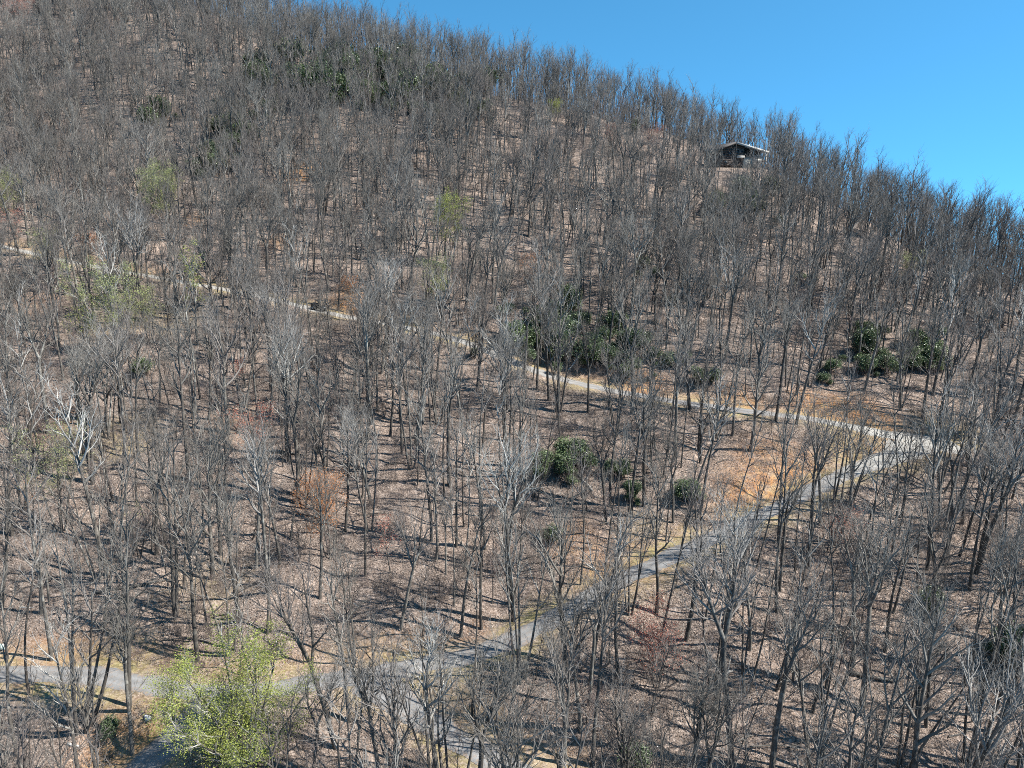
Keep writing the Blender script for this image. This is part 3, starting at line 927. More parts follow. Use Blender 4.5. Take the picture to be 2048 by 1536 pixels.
for cx, cy, sx, sy, n, wpx in [(1150, 685, 110, 50, 26, 58), (1100, 720, 45, 22, 5, 52), (1240, 720, 45, 35, 6, 50), (1130, 950, 48, 14, 6, 58), (1235, 955, 30, 10, 3, 40), (1390, 1000, 16, 8, 2, 56), (1800, 720, 75, 26, 10, 52),
                               (1745, 670, 25, 12, 3, 44), (1850, 740, 40, 14, 4, 44), (1740, 745, 20, 8, 2, 36), (2025, 1330, 26, 34, 4, 92), (1850, 1230, 18, 12, 2, 56), (1100, 1085, 6, 4, 1, 46), (292, 752, 12, 4, 2, 48),
                               (1380, 760, 50, 20, 4, 44), (1330, 740, 26, 14, 3, 42), (410, 335, 60, 16, 6, 46), (480, 300, 46, 40, 6, 44), (300, 250, 40, 14, 3, 40), (620, 175, 110, 36, 18, 60), (760, 180, 90, 36, 18, 60), (880, 205, 80, 34, 16, 58),
                               (950, 235, 40, 18, 4, 40), (820, 165, 50, 14, 4, 40), (1440, 425, 30, 18, 3, 44), (1500, 420, 40, 22, 4, 42), (1300, 545, 24, 8, 2, 34), (1255, 1000, 14, 6, 2, 36), (720, 215, 30, 12, 2, 40), (560, 230, 30, 14, 3, 40), (1420, 292, 26, 6, 2, 34), (1255, 262, 30, 10, 2, 30), (1620, 560, 26, 10, 2, 34), (1640, 760, 24, 10, 2, 38), (1260, 1550, 8, 2, 1, 110), (230, 1465, 14, 6, 1, 62)]:
    r_ = np.random.default_rng(int(cx * 7 + cy))
    for k in range(n // 2):
        EVERGREEN.append((cx + r_.uniform(-1.9, 1.9) * sx, cy + r_.uniform(-1.7, 1.7) * sy, wpx * r_.uniform(.3, .55)))
    for k in range(n):
        EVERGREEN.append((cx + r_.uniform(-1.1, 1.1) * sx, cy + r_.uniform(-1.1, 1.1) * sy, wpx * r_.uniform(.6, 1.2)))

tx, ty = jitter_grid(3.95, 1.95, 21)
keep = frustum_keep(tx, ty, 14, 40)
dn = 0.84 + 0.30 * wob(tx, ty, 30, 6)
keep &= np.random.default_rng(4).random(len(tx)) < dn
tx, ty = tx[keep], ty[keep]
ux_, uy_ = jitter_grid(6.5, 3.0, 23, y0=125)
k_ = frustum_keep(ux_, uy_, 8, 10) & (np.random.default_rng(5).random(len(ux_)) < .12 + .3 * smooth(130, 200, uy_))
tx, ty = np.concatenate([tx, ux_[k_]]), np.concatenate([ty, uy_[k_]])
d = near_road(tx, ty)
keep = d > 1.9
keep &= np.hypot(tx - HOUSE[0], ty - HOUSE[1] - 5) > 9.5
# the strip between the cabin and the camera stays low
u_ = tx / np.maximum(ty, 1)
keep &= ~((np.abs(tx - HOUSE[0] * ty / HOUSE[1]) < 7) & (ty > 172) & (ty < HOUSE[1] + 4) & (np.random.default_rng(2).random(len(tx)) < .88))
tx, ty = tx[keep], ty[keep]
r_ = np.random.default_rng(31)
th = np.clip(r_.normal(17.5, 3.0, len(tx)), 10, 23.5) * (1 - .17 * smooth(175, 210, ty) * smooth(-10, 50, tx))
fs_ = np.array([FORM_SHARE[f] for f in TREE_FORMS])
tv = r_.choice(NTREE, len(tx), p=fs_ / fs_.sum())
tspin = r_.uniform(0, 6.283, len(tx))
tlean = np.stack([r_.normal(0, .035, len(tx)), r_.normal(0, .035, len(tx)) + .035], 1)
TP = np.column_stack([tx, ty, ground_z(tx, ty)])

hero_rows = []
form_ix = {}
for i, f in enumerate(TREE_FORMS): form_ix.setdefault(f, []).append(i)
for (b, t, f) in HEROES:
    g = on_ground(*b)
    if g is None: continue
    ut, wt = pix_dir(*t)
    H = CAM[2] + float(wt) * g[1] - g[2]
    dx = float(ut) * g[1] - g[0]
    v = form_ix[f][len(hero_rows) % len(form_ix[f])]
    hero_rows.append((g, H, v, math.atan2(dx, H)))
hp = np.array([h[0] for h in hero_rows])
# thin the random trees round the placed ones
dmin = np.array([np.hypot(TP[:, 0] - p[0], TP[:, 1] - p[1]) for p in hp]).min(0)
k = dmin > 2.6
for arr_name in ('TP', 'th', 'tv', 'tspin', 'tlean'):
    globals()[arr_name] = globals()[arr_name][k]
open_keep = np.ones(len(TP), bool)
r_thin = np.random.default_rng(43)
for (kind, b, t, wpx, mat_, dens_, lab_) in COLOURED:
    g = on_ground(*b)
    if g is None: continue
    half = wpx / FPX * g[1] * .55
    ux = g[0] / g[1]
    near_ = (np.abs(TP[:, 0] - ux * TP[:, 1]) < half) & (TP[:, 1] < g[1] + 2.5) & (TP[:, 1] > g[1] - 12)
    open_keep &= ~(near_ & (r_thin.random(len(TP)) < .85))
for px, py, r in ((1690, 820, 6.5), (1740, 905, 6), (1830, 890, 5.5), (1660, 850, 5), (1560, 960, 4), (1150, 740, 4), (640, 628, 4), (1800, 745, 4), (1130, 960, 4)):
    g = on_ground(px, py)
    if g is not None: open_keep &= ~((np.hypot(TP[:, 0] - g[0], TP[:, 1] - g[1]) < r) | ((np.abs(TP[:, 0] - g[0] / g[1] * TP[:, 1]) < r * .8) & (TP[:, 1] < g[1]) & (TP[:, 1] > g[1] - 9)))
LR = road_lines['lower_road']
LRpx = project(LR)[0]
LR = LR[(LRpx > 1020) & (LRpx < 1790)]
dv_ = TP[:, None, :2] - LR[None, :, :2]
kk_ = (dv_ ** 2).sum(2).argmin(1)
dd_ = dv_[np.arange(len(TP)), kk_]
open_keep &= ~((np.hypot(dd_[:, 0], dd_[:, 1]) < 8) & (dd_[:, 1] < 0) & (r_thin.random(len(TP)) < .55))
TP, th, tv, tspin, tlean = TP[open_keep], th[open_keep], tv[open_keep], tspin[open_keep], tlean[open_keep]
TP = np.vstack([hp, TP])
th = np.concatenate([[h[1] for h in hero_rows], th])
tv = np.concatenate([[h[2] for h in hero_rows], tv])
tspin = np.concatenate([r_.uniform(0, 6.283, len(hp)), tspin])
tlean = np.vstack([[(0.0, h[3]) for h in hero_rows], tlean])
vis = visible_from_camera(TP, th)
shade = (TP[:, 1] < 230)
k = vis | shade
TP, th, tv, tspin, tlean, vis = TP[k], th[k], tv[k], tspin[k], tlean[k], vis[k]
bx, by, bf = project(TP)
qx, qy, _ = project(TP + np.array([0, 0, 1.0]) * th[:, None])
infr = vis & (np.maximum(bx, qx) > 10) & (np.minimum(bx, qx) < 2038) & (qy < 1500) & (by > 20)
shown = np.where(infr, np.minimum(by, 1536) - np.maximum(qy, 0), -1)
order = np.argsort(-shown)
IND = order[:300]
REST = np.setdiff1d(np.arange(len(TP)), IND)

def rot_of(spin, lean):
    """Spin about the stem, then lean in the world's x and y."""
    return (Matrix.Rotation(lean[1], 4, 'Y') @ Matrix.Rotation(-lean[0], 4, 'X') @ Matrix.Rotation(spin, 4, 'Z')).to_euler()
rots = np.array([rot_of(s, l)[:] for s, l in zip(tspin[REST], tlean[REST])])
scl = (th[REST] / 20)[:, None] * np.ones(3)
scatter('woodland', proto_col, TP[REST] - [0, 0, .1], rots, scl, tv[REST], 'bare grey woodland covering the upper slope and ridge')

# ------------------------------------------------------------------ labels that tell trees apart
LAND = [('the hairpin bend', (1830, 890)), ('the parked buggy', (640, 628)), ('the big bright green tree', (462, 1525)), ('the coral red tree', (1312, 1368)), ('the rusty orange tree', (640, 1108)), ('the cabin', (1479, 345)),
        ('the evergreen thicket', (1155, 700)), ('the lime green tree', (902, 528)), ('the white boulder', (295, 1432)), ('the side lane fork', (745, 1355)), ('the orange clay bank', (1690, 820)), ('the white snag', (1775, 1350)),
        ('the sparse yellow tree', (95, 1058)), ('the clay bank evergreens', (1800, 720)), ('the bend evergreens', (1130, 950)), ('the round olive tree', (312, 478)), ('the brush pile', (75, 725)), ('the narrow red tree', (500, 928)),
        ('the right edge evergreens', (2025, 1330)), ('the pinkish sapling', (1690, 1108)), ('the tall pale green tree', (375, 690)), ('the roadside evergreen', (1390, 1000)), ('the lower wood evergreen', (1850, 1230)), ('the lower road middle', (1360, 1107)), ('the frame bottom', (1420, 1540)), ('the small dark evergreen', (1100, 1085)), ('the lower road end', (40, 1347)), ('the small green shrub', (292, 752)), ('the upper road middle', (1120, 760))]
LANDP = [(n, on_ground(*p)) for n, p in LAND]
def size_word(h):
    return 'tall' if h > 18.3 else ('short' if h < 15 else 'mid-height')
FORM_WORD = {'straight': 'straight', 'forked': 'forked', 'twin': 'twin-stemmed', 'clump': 'many-stemmed', 'broad': 'broad-crowned', 'slim': 'slender', 'leaning': 'leaning', 'sapling': 'thin', 'bushy': 'bushy'}
def where(p):
    """Nearest landmark and the side of it that p stands on, as seen in the photograph."""
    ds = [(np.hypot(p[0] - q[0], p[1] - q[1]), i) for i, (n, q) in enumerate(LANDP)]
    dist, i = min(ds)
    n, q = LANDP[i]
    a = math.degrees(math.atan2(p[1] - q[1], p[0] - q[0])) % 360
    side = ['right of', 'right and uphill of', 'uphill of', 'left and uphill of', 'left of', 'left and downhill of', 'downhill of', 'right and downhill of'][int((a + 22.5) // 45) % 8]
    near = 'close ' if dist < 6 else ('' if dist < 14 else 'well ')
    return (near + side + ' ' + n), dist

def label_set(rows, noun):
    """Labels for rows of (position, height, form): unlike trees get unlike labels; alike ones are ranked by their distance while that can be seen."""
    base = []
    for p, h, f in rows:
        wv, dist = where(p)
        base.append((f'{size_word(h) if noun != "sapling" else ""} {FORM_WORD[f]} bare {noun} {wv}'.strip(), dist, h))
    out = [b[0] for b in base]
    by = {}
    for i, b in enumerate(base): by.setdefault(b[0], []).append(i)
    for t, ids in by.items():
        if len(ids) > 1:
            ids.sort(key=lambda i: base[i][1])
            words_ = ['nearest', 'second nearest', 'third nearest', 'fourth nearest', 'fifth nearest', 'sixth nearest', 'seventh nearest', 'eighth nearest', 'ninth nearest', 'tenth nearest', 'eleventh nearest', 'twelfth nearest']
            for r, i in enumerate(ids):
                if r == len(ids) - 1: wd = 'farthest'
                elif r < len(words_): wd = words_[r]
                else: continue
                out[i] = f'{wd} {t}'
    return out

def plant_thing(name, label, cat, group, p, rot, s, trunk, crown, extra=()):
    e = bpy.data.objects.new(name, None)
    COL.objects.link(e)
    e.empty_display_size = .3
    e.location = p
    e.rotation_euler = rot
    e.scale = (s, s, s)
    tag(e, label, cat, group)
    for nm, me in (('trunk', trunk), ('crown', crown), *extra):
        o = bpy.data.objects.new(nm, me)
        COL.objects.link(o)
        o.parent = e
    return e

rows = [(TP[i], th[i], VAR[tv[i]][0]) for i in IND]
labs = label_set(rows, 'tree')
for lab, i in zip(labs, IND):
    f, tm, cm, _ = VAR[tv[i]]
    plant_thing('bare_tree', lab, 'tree', 'bare grey trees on the hillside', TP[i] - [0, 0, .1], rot_of(tspin[i], tlean[i]), th[i] / 20, tm, cm)

# saplings
sx, sy = jitter_grid(3.9, 1.9, 51)
keep = frustum_keep(sx, sy, 6, 14) & (np.random.default_rng(8).random(len(sx)) < .55 + .35 * wob(sx, sy, 26, 9))
sx, sy = sx[keep], sy[keep]
ux_, uy_ = jitter_grid(3.6, 1.8, 53, y0=125)
k_ = frustum_keep(ux_, uy_, 4, 6) & (np.random.default_rng(15).random(len(ux_)) < .15 + .3 * smooth(130, 210, uy_))
sx, sy = np.concatenate([sx, ux_[k_]]), np.concatenate([sy, uy_[k_]])
keep = ~((np.abs(sx - HOUSE[0] * sy / HOUSE[1]) < 7) & (sy > 188) & (sy < HOUSE[1])) & (near_road(sx, sy) > 2.4) & (np.hypot(sx - HOUSE[0], sy - HOUSE[1] - 5) > 9)
sx, sy = sx[keep], sy[keep]
SP = np.column_stack([sx, sy, ground_z(sx, sy)])
r_ = np.random.default_rng(77)
sh = r_.uniform(3.5, 10.5, len(SP))
vis = visible_from_camera(SP, sh)
SP, sh = SP[vis], sh[vis]
sv = r_.choice(len(SVAR), len(SP), p=[.2, .2, .2, .16, .12, .12])
sspin = r_.uniform(0, 6.283, len(SP))
slean = np.stack([r_.normal(0, .07, len(SP)), r_.normal(0, .07, len(SP)) + .03], 1)
bx, by, _ = project(SP)
qx, qy, _ = project(SP + np.array([0, 0, 1.0]) * sh[:, None])
infr = (np.maximum(bx, qx) > 15) & (np.minimum(bx, qx) < 2033) & (qy < 1490)
shown = np.where(infr, np.minimum(by, 1536) - qy, -1)
order = np.argsort(-shown)
SIND = order[:300]
SREST = np.setdiff1d(np.arange(len(SP)), SIND)
rots = np.array([rot_of(s, l)[:] for s, l in zip(sspin[SREST], slean[SREST])])
scatter('undergrowth', sap_col, SP[SREST], rots, (sh[SREST] / 8)[:, None] * np.ones(3), sv[SREST], 'thin bare saplings between the trunks of the upper wood')
rows = [(SP[i], sh[i], SVAR[sv[i]][0]) for i in SIND]
labs = label_set(rows, 'sapling')
for lab, i in zip(labs, SIND):
    f, tm, cm, _ = SVAR[sv[i]]
    plant_thing('sapling', lab, 'sapling', 'bare saplings on the hillside', SP[i], rot_of(sspin[i], slean[i]), sh[i] / 8, tm, cm)

# brown scrub
bx_, by_ = jitter_grid(1.9, 1.0, 61)
keep = frustum_keep(bx_, by_, 3, 4) & (np.random.default_rng(18).random(len(bx_)) < np.clip(.16 + .55 * wob(bx_, by_, 22, 12), 0.03, .8))
bx_, by_ = bx_[keep], by_[keep]
keep = near_road(bx_, by_) > 2.3
bx_, by_ = bx_[keep], by_[keep]
BP = np.column_stack([bx_, by_, ground_z(bx_, by_)])
BP = BP[visible_from_camera(BP, np.full(len(BP), 2.5))]
n = len(BP)
r_ = np.random.default_rng(19)
scatter('brush', scrub_col, BP, np.column_stack([r_.normal(0, .1, n), r_.normal(0, .1, n), r_.uniform(0, 6.283, n)]), r_.uniform(.5, 1.25, n)[:, None] * np.ones(3), r_.integers(0, 4, n), 'low brown twiggy brush scattered over the leaf litter')

# fallen leaves
lx, ly = jitter_grid(1.75, .5, 71, y1=150)
keep = frustum_keep(lx, ly, 2, 2)
lx, ly = lx[keep], ly[keep]
keep = near_road(lx, ly) > 2.9
lx, ly = lx[keep], ly[keep]
e = .6
gz = ground_z(lx, ly)
sxn = (ground_z(lx + e, ly) - ground_z(lx - e, ly)) / (2 * e)
syn = (ground_z(lx, ly + e) - ground_z(lx, ly - e)) / (2 * e)
n = len(lx)
scatter('leaf_litter', litter_col, np.column_stack([lx, ly, gz + .015]), np.column_stack([np.arctan(syn), -np.arctan(sxn), np.zeros(n)]), np.ones((n, 3)), r_.integers(0, 3, n), 'dry brown fallen leaves covering the forest floor')

# fallen branches
stick_col = bpy.data.collections.new('stick_forms')
for i in range(5):
    pl = Plant(950 + i)
    p, d_ = pl.grow(np.array([-1.5, 0, .05]), np.array([1.0, 0, .02]), 3.2, .05, .02, 6, 0, .09, -.01)
    for j in range(4):
        q, ax = pl.at(p, .3 + .17 * j)
        p2, _ = pl.grow(q, pl.side(ax, pl.r.uniform(0, 6.3), pl.r.uniform(.4, .9)), pl.r.uniform(.5, 1.2), .02, .008, 3, 2, .12, .02)
    jm = tree_meshes('stick_form', pl, M_PALEBARK if i == 0 else M_BARK, M_TWIG)[2] if any(b[2] > 0 for b in pl.B) else None
    stick_col.objects.link(bpy.data.objects.new('a%02d' % i, jm))
fx, fy = jitter_grid(3.6, 1.8, 81, y1=190)
k_ = frustum_keep(fx, fy, 2, 2) & (np.random.default_rng(28).random(len(fx)) < .55)
fx, fy = fx[k_], fy[k_]
k_ = near_road(fx, fy) > 2.6
fx, fy = fx[k_], fy[k_]
n = len(fx)
scatter('fallen_branches', stick_col, np.column_stack([fx, fy, ground_z(fx, fy) + .03]), np.column_stack([r_.normal(0, .1, n), -np.arctan((ground_z(fx + .6, fy) - ground_z(fx - .6, fy)) / 1.2), r_.normal(0, .45, n)]), r_.uniform(.4, 1.6, n)[:, None] * np.ones(3), r_.choice(5, n, p=[.04, .24, .24, .24, .24]), 'grey fallen sticks and limbs strewn over the leaf litter')

# ------------------------------------------------------------------ leafing and budding trees
for ci, (kind, b, t, wpx, mat, dens, label) in enumerate(COLOURED):
    g = on_ground(*b)
    ut, wt = pix_dir(*t)
    H = CAM[2] + float(wt) * g[1] - g[2]
    W = wpx / FPX * g[1] / math.cos(0.25)
    pl = Plant(700 + ci)
    r_ = pl.r
    ns = 11 if ci == 0 else (4 if W > .6 * H else 1)
    for k in range(ns):
        a = k * 2 * math.pi / ns + .4
        o = np.array([math.cos(a), math.sin(a), 0]) * (.25 if ns > 1 else 0)
        if ci == 0:
            sp = (.2, .6, 1.0)[k % 3]
            pl.stem(o + [0, 0, -.3], UP + o / .25 * sp * r_.uniform(.8, 1.1), H * (.8, .72, .62)[k % 3] * r_.uniform(.95, 1.08), .0085 * H, .16, 11, W * .25, .05, .03, 1.25)
            continue
        pl.stem(o + [0, 0, -.3], UP + o * .9, H * r_.uniform(.84, .97), .012 * H if ns == 1 else .0085 * H, .34, 10, W * .36, .05, .035, .95, 1.0 if H > 8 else .7)
    tm, cm, _ = tree_meshes('leafing_form', pl, joined=False)
    tips = np.array(pl.tips)
    keep = r_.random(len(tips)) < dens * (0.85 if ci == 0 else .75)
    # leaves open in clusters: whole sprays stay bare
    keep &= (wob(tips[:, 0] + ci, tips[:, 1] + tips[:, 2] * .8, 1.9, ci) + r_.normal(0, .3, len(tips))) > (-.5 if ci == 0 else -.3)
    near_s = .062 if g[1] < 90 else .085
    lm = leaf_cloud(tips[keep], near_s if kind == 'leafing' else near_s * .85, 26 if ci == 0 else (26 if kind == 'leafing' else 24), .3, 500 + ci, mat, 'leaves', 1.0, .6)
    g[0] += float(ut) * g[1] - (g[0] + tips[:, 0].mean())
    g[2] = float(ground_z(g[0], g[1]))
    plant_thing('leafing_tree' if kind == 'leafing' else 'budding_tree', label, 'tree', 'trees coming into leaf' if kind == 'leafing' else 'trees with red or orange buds', g - [0, 0, .05], (0, 0, 0), 1.0, tm, cm, (('leaves' if kind == 'leafing' else 'buds', lm),))

# ------------------------------------------------------------------ evergreen shrubs
EV = []
for i in range(4):
    pl = Plant(800 + i)
    r_ = pl.r
    for k in range(7):
        a = k * .9 + r_.uniform(-.3, .3)
        o = np.array([math.cos(a), math.sin(a), 0])
        pl.grow(o * .1 + [0, 0, -.2], UP + o * r_.uniform(.3, 1.0), r_.uniform(1.4, 2.1), .04, .015, 4, 0, .16, .02)
    tm = tree_meshes('evergreen_form', pl, joined=False) if False else None
    V, Q, T = tubes(pl.B, 2)
    sm = mesh_np('stems', V, Q, True)
    set_attr(sm, 'tone', T)
    sm.materials.append(M_SHRUBTWIG)
    # leaf whorls on an uneven dome made of several mounds
    mounds = [(r_.uniform(-.55, .55), r_.uniform(-.55, .55), r_.uniform(.75, 1.5), r_.uniform(.5, .8)) for _ in range(8)]
    W = []
    for mx, my, mz, mr in mounds:
        n = 120
        v = r_.normal(0, 1, (n, 3))
        v[:, 2] = np.abs(v[:, 2]) * .9 - .35
        v /= np.linalg.norm(v, axis=1, keepdims=True)
        W.append(np.array([mx, my, mz]) + v * mr * r_.uniform(.45, 1.25, (n, 1)) * [1.1, 1.1, .9])
    W = np.vstack(W)
    W = W[W[:, 2] > .12]
    fm = leaf_cloud(W, .055, 7, .075, 820 + i, M_EVERGREEN, 'foliage', 1.3, .55, .25)
    EV.append((sm, fm))
r_ = np.random.default_rng(91)
ev_rows = []
for px, py, wpx in EVERGREEN:
    g = on_ground(px, py)
    if g is None: continue
    if float(near_road([g[0]], [g[1]])[0]) < 3.2:
        g[1] += 2.5
        g[2] = float(ground_z(g[0], g[1]))
    ev_rows.append((g, wpx / FPX * g[1]))
BIGS = [('the evergreen thicket above the upper road', 1155, 700), ('the clay bank above the hairpin', 1790, 715), ('the bend between the two roads', 1150, 950), ('the lower road', 1390, 1000), ('the right edge of the lower wood', 2025, 1330), ('the lower wood', 1850, 1230), ('the middle of the bend', 1100, 1085), ('the leafing trees below the upper road', 292, 752), ('the upper road bank', 1360, 750),
        ('the high left slope', 440, 320), ('the ridge top', 700, 180), ('the ridge', 890, 210), ('the cabin', 1470, 420), ('the upper right slope', 1300, 545), ('the bare right slope', 1630, 600), ('the ridge brush', 1255, 262), ('the frame bottom', 1260, 1545), ('the driveway', 230, 1465), ('the upper left slope', 300, 250)]
BIGP = [(n, on_ground(x, y)) for n, x, y in BIGS]
cnt = {}
tmp = []
for g, w in ev_rows:
    dd, bi = min((np.hypot(g[0] - q[0], g[1] - q[1]), i) for i, (n, q) in enumerate(BIGP))
    szw = 'large' if w > 5.2 else ('small' if w < 3.6 else 'mid-sized')
    row = 'uphill' if g[1] > BIGP[bi][1][1] + 7 else 'upper' if g[1] > BIGP[bi][1][1] else 'downhill' if g[1] < BIGP[bi][1][1] - 5 else 'lower'
    key = (szw, BIGP[bi][0] + ', ' + row + ' row')
    cnt.setdefault(key, []).append((g[0], len(tmp)))
    tmp.append(key)
ev_lab = [''] * len(ev_rows)
for (szw, nm), L in cnt.items():
    L.sort()
    for r, (_, i) in enumerate(L):
        if len(L) == 1: pos = 'only'
        else: pos = 'leftmost' if r == 0 else 'rightmost' if r == len(L) - 1 else ['', 'second from left', 'third from left', 'fourth from left', 'fifth from left', 'sixth from left', 'seventh from left', 'eighth from left', 'ninth from left', 'tenth from left', 'eleventh from left', 'twelfth from left', 'thirteenth from left', 'fourteenth from left', 'fifteenth from left'][min(r, 14)]
        ev_lab[i] = f'{pos} {szw} evergreen shrub at {nm}'
for i, (g, w) in enumerate(ev_rows):
    sm, fm = EV[i % 4]
    e = bpy.data.objects.new('evergreen_shrub', None)
    COL.objects.link(e)
    e.location = g
    e.rotation_euler = (0, 0, r_.uniform(0, 6.283))
    s = w / 2.6
    e.scale = (s, s, s * r_.uniform(.95, 1.35))
    tag(e, ev_lab[i], 'shrub', 'dark evergreen shrubs')
    for nm, me in (('stems', sm), ('foliage', fm)):
        o = link(nm, me, e)

# ------------------------------------------------------------------ fallen logs, snag, brush pile
def log(label, p0, p1, r, mat=M_BARK, name='fallen_log', cat='log', lift=0.8, stubs=2):
    a, b = on_ground(*p0), on_ground(*p1)
    if a is None or b is None: return
    mb = MB()
    n = 7
    t = np.linspace(0, 1, n)
    P = a[None] * (1 - t[:, None]) + b[None] * t[:, None]
    P[:, 2] = np.maximum(P[:, 2], ground_z(P[:, 0], P[:, 1])) + r * lift
    P[1:-1] += rng.normal(0, r * .25, (n - 2, 3))
    c = P[0].copy()
    mb.tube(P - c, r * np.linspace(1.05, .6, n), 8)
    for k in range(stubs):
        q = P[2 + k] - c
        dv = unit(rng.normal(0, 1, 3) + UP * .8)
        mb.tube([q, q + dv * .8, q + dv * 1.7 + UP * .2], [r * .35, r * .25, r * .1], 5)
    o = mb.build(name, mat, None, True, c)
    tag(o, label, cat, 'fallen trunks on the leaf litter')
    return o
log('pale broken log beside the foot of the forked trunks below the coral red tree', (1448, 1352), (1466, 1343), .13, M_PALEBARK)
log('short pale cut log beside the thin stems near the driveway', (136, 1489), (158, 1496), .12, M_PALEBARK, stubs=0)
log('dark stub of log on the sandy edge of the driveway', (212, 1526), (226, 1518), .16, M_BARK, stubs=0)
log('long grey fallen trunk behind the two stemmed tree above the lower road', (190, 1190), (330, 1165), .17)
log('grey fallen trunk lying level above the orange budding tree', (540, 905), (610, 912), .2)
log('fallen grey trunk on the slope under the white snag', (1700, 1350), (1790, 1362), .2)
log('fallen trunk above the clay bank, right of the slender dark tree', (1780, 778), (1840, 774), .18)
log('weathered log pointing downhill between the evergreens in the bend', (1185, 985), (1150, 940), .16, M_PALEBARK)
log('dark fallen trunk near the upper left slope evergreens', (225, 235), (265, 270), .22)
log('bleached log on the shaded slope right of the cabin', (1838, 600), (1862, 596), .2, M_PALEBARK)
for lab, p0, p1, r in [('thickest grey trunk of the brush pile left below the upper road', (0, 735), (95, 690), .17), ('top pale pole of the brush pile left below the upper road', (5, 716), (90, 700), .10), ('short dark pole crossing the brush pile left below the upper road', (40, 700), (62, 742), .09),
                       ('lowest grey pole of the brush pile left below the upper road', (10, 760), (75, 735), .11), ('long leaning pole at the upper side of the brush pile left below the upper road', (30, 712), (120, 695), .09), ('middle crooked pole of the brush pile left below the upper road', (0, 748), (60, 712), .1)]:
    log(lab, p0, p1, r, M_PALEBARK if 'pale' in lab else M_BARK, 'felled_pole', 'pole', 1.6, 1)
g = on_ground(1775, 1352)
pl = Plant(990)
pl.grow(np.array([0, 0, -.3]), np.array([.12, 0, 1.0]), 5.2, .13, .07, 6, 0, .05, .02)
pl.grow(pl.B[0][0][4], np.array([.5, .2, 1.0]), 1.3, .05, .02, 3, 1, .1, .02)
pl.grow(pl.B[0][0][5], np.array([-.5, .1, .8]), .9, .04, .015, 3, 1, .1, .02)
tm, cm, _ = tree_meshes('snag_form', pl, M_PALEBARK, M_PALEBARK, False)
e = bpy.data.objects.new('dead_snag', None)
COL.objects.link(e)
e.location = g
tag(e, 'white barkless standing snag among the trunks of the lower wood', 'dead tree')
link('trunk', tm, e)
link('branch', cm, e)

# ------------------------------------------------------------------ cabin on the ridge
M_LOGS = flat_mat('weathered_boards', (0.085, 0.065, 0.055), .85, 0, .45, 2.5)
M_CREAM = flat_mat('cream_render', (0.50, 0.46, 0.38), .8, 0, .12)
M_WHITE = flat_mat('white_paint', (0.40, 0.385, 0.35), .6, 0, .06)
M_METAL = flat_mat('grey_metal_roof', (0.36, 0.39, 0.41), .45, .3, .15)
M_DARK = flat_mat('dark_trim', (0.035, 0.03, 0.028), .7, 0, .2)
m, nt, b_ = new_mat('window_glass')
b_.inputs['Base Color'].default_value = (0.02, 0.025, 0.03, 1)
b_.inputs['Roughness'].default_value = 0.06
M_GLASS = m
house = bpy.data.objects.new('cabin', None)
COL.objects.link(house)
house.location = HOUSE
house.rotation_euler = (0, 0, math.radians(9))
tag(house, 'weathered wooden cabin with pale metal roof and white deck below the ridge', 'house')
AX, AZ = -1.93, 6.65
LX, LZ, RX, RZ = -7.4, 4.55, 7.5, 4.3
def roof_z(x): return AZ + (LZ - AZ) * (AX - x) / (AX - LX) if x < AX else AZ + (RZ - AZ) * (x - AX) / (RX - AX)
mb = MB()
mb.prism([(-6.4, .6), (.8, .6), (.8, roof_z(.8) - .12), (AX, AZ - .12), (-6.4, roof_z(-6.4) - .12)], 0, 8.5)
mb.build('wall', M_LOGS, house)
for k in range(12):     # horizontal boards standing proud of the gable wall
    z0 = .75 + k * .42
    xl, xr = -6.38, .78
    if z0 + .3 > roof_z(xl) - .3:
        f = (z0 + .42 - LZ) / (AZ - LZ)
        xl = max(xl, LX + f * (AX - LX) + .3)
        xr = min(xr, AX + (AZ - z0 - .5) / (AZ - RZ) * (RX - AX))
    if xr - xl > .6:
        bb = MB()
        bb.box(xl, xr, -.07 - .02 * (k % 2), -.005, z0, z0 + .36)
        bb.build('board', M_LOGS, house)
mb = MB()
mb.box(.86, 3.3, -.4, 6, -.6, 2.9)
o = mb.build('wall', M_CREAM, house)
tag(o, 'cream rendered lower wall in the sun')
mb = MB()
mb.prism([(.86, 2.95), (7.0, 2.1), (7.0, roof_z(7.0) - .12), (.86, roof_z(.86) - .12)], 2.2, 8.5)
mb.build('wall', M_LOGS, house)
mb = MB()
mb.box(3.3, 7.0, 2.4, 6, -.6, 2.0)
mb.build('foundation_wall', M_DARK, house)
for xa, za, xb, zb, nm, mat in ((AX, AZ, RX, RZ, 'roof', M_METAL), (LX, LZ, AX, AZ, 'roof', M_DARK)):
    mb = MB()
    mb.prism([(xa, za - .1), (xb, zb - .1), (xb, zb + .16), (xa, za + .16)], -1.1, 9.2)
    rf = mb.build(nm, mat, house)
    if mat is M_METAL:
        tag(rf, 'pale sunlit metal roof slope')
        for k in range(8):
            f0 = .06 + k * .12
            x0 = xa + (xb - xa) * f0
            z0 = za + (zb - za) * f0
            s_ = MB()
            s_.box(x0 - .03, x0 + .03, -1.05, 9.1, z0 + .14, z0 + .23)
            s_.build('roof_seam', M_METAL, rf)
        c = MB()
        c.tube([(3.4, 2.5, roof_z(3.4) - .1), (3.4, 2.5, roof_z(3.4) + 1.15)], .16, 8)
        c.build('chimney_pipe', M_WHITE, rf)
mb = MB()
mb.prism([(AX, AZ - .42), (RX + .05, RZ - .38), (RX + .05, RZ + .12), (AX, AZ + .12)], -1.17, -1.105)
mb.build('fascia_board', M_WHITE, house)
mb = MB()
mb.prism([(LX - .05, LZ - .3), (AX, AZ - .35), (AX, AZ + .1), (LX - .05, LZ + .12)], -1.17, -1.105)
mb.build('fascia_board', M_DARK, house)
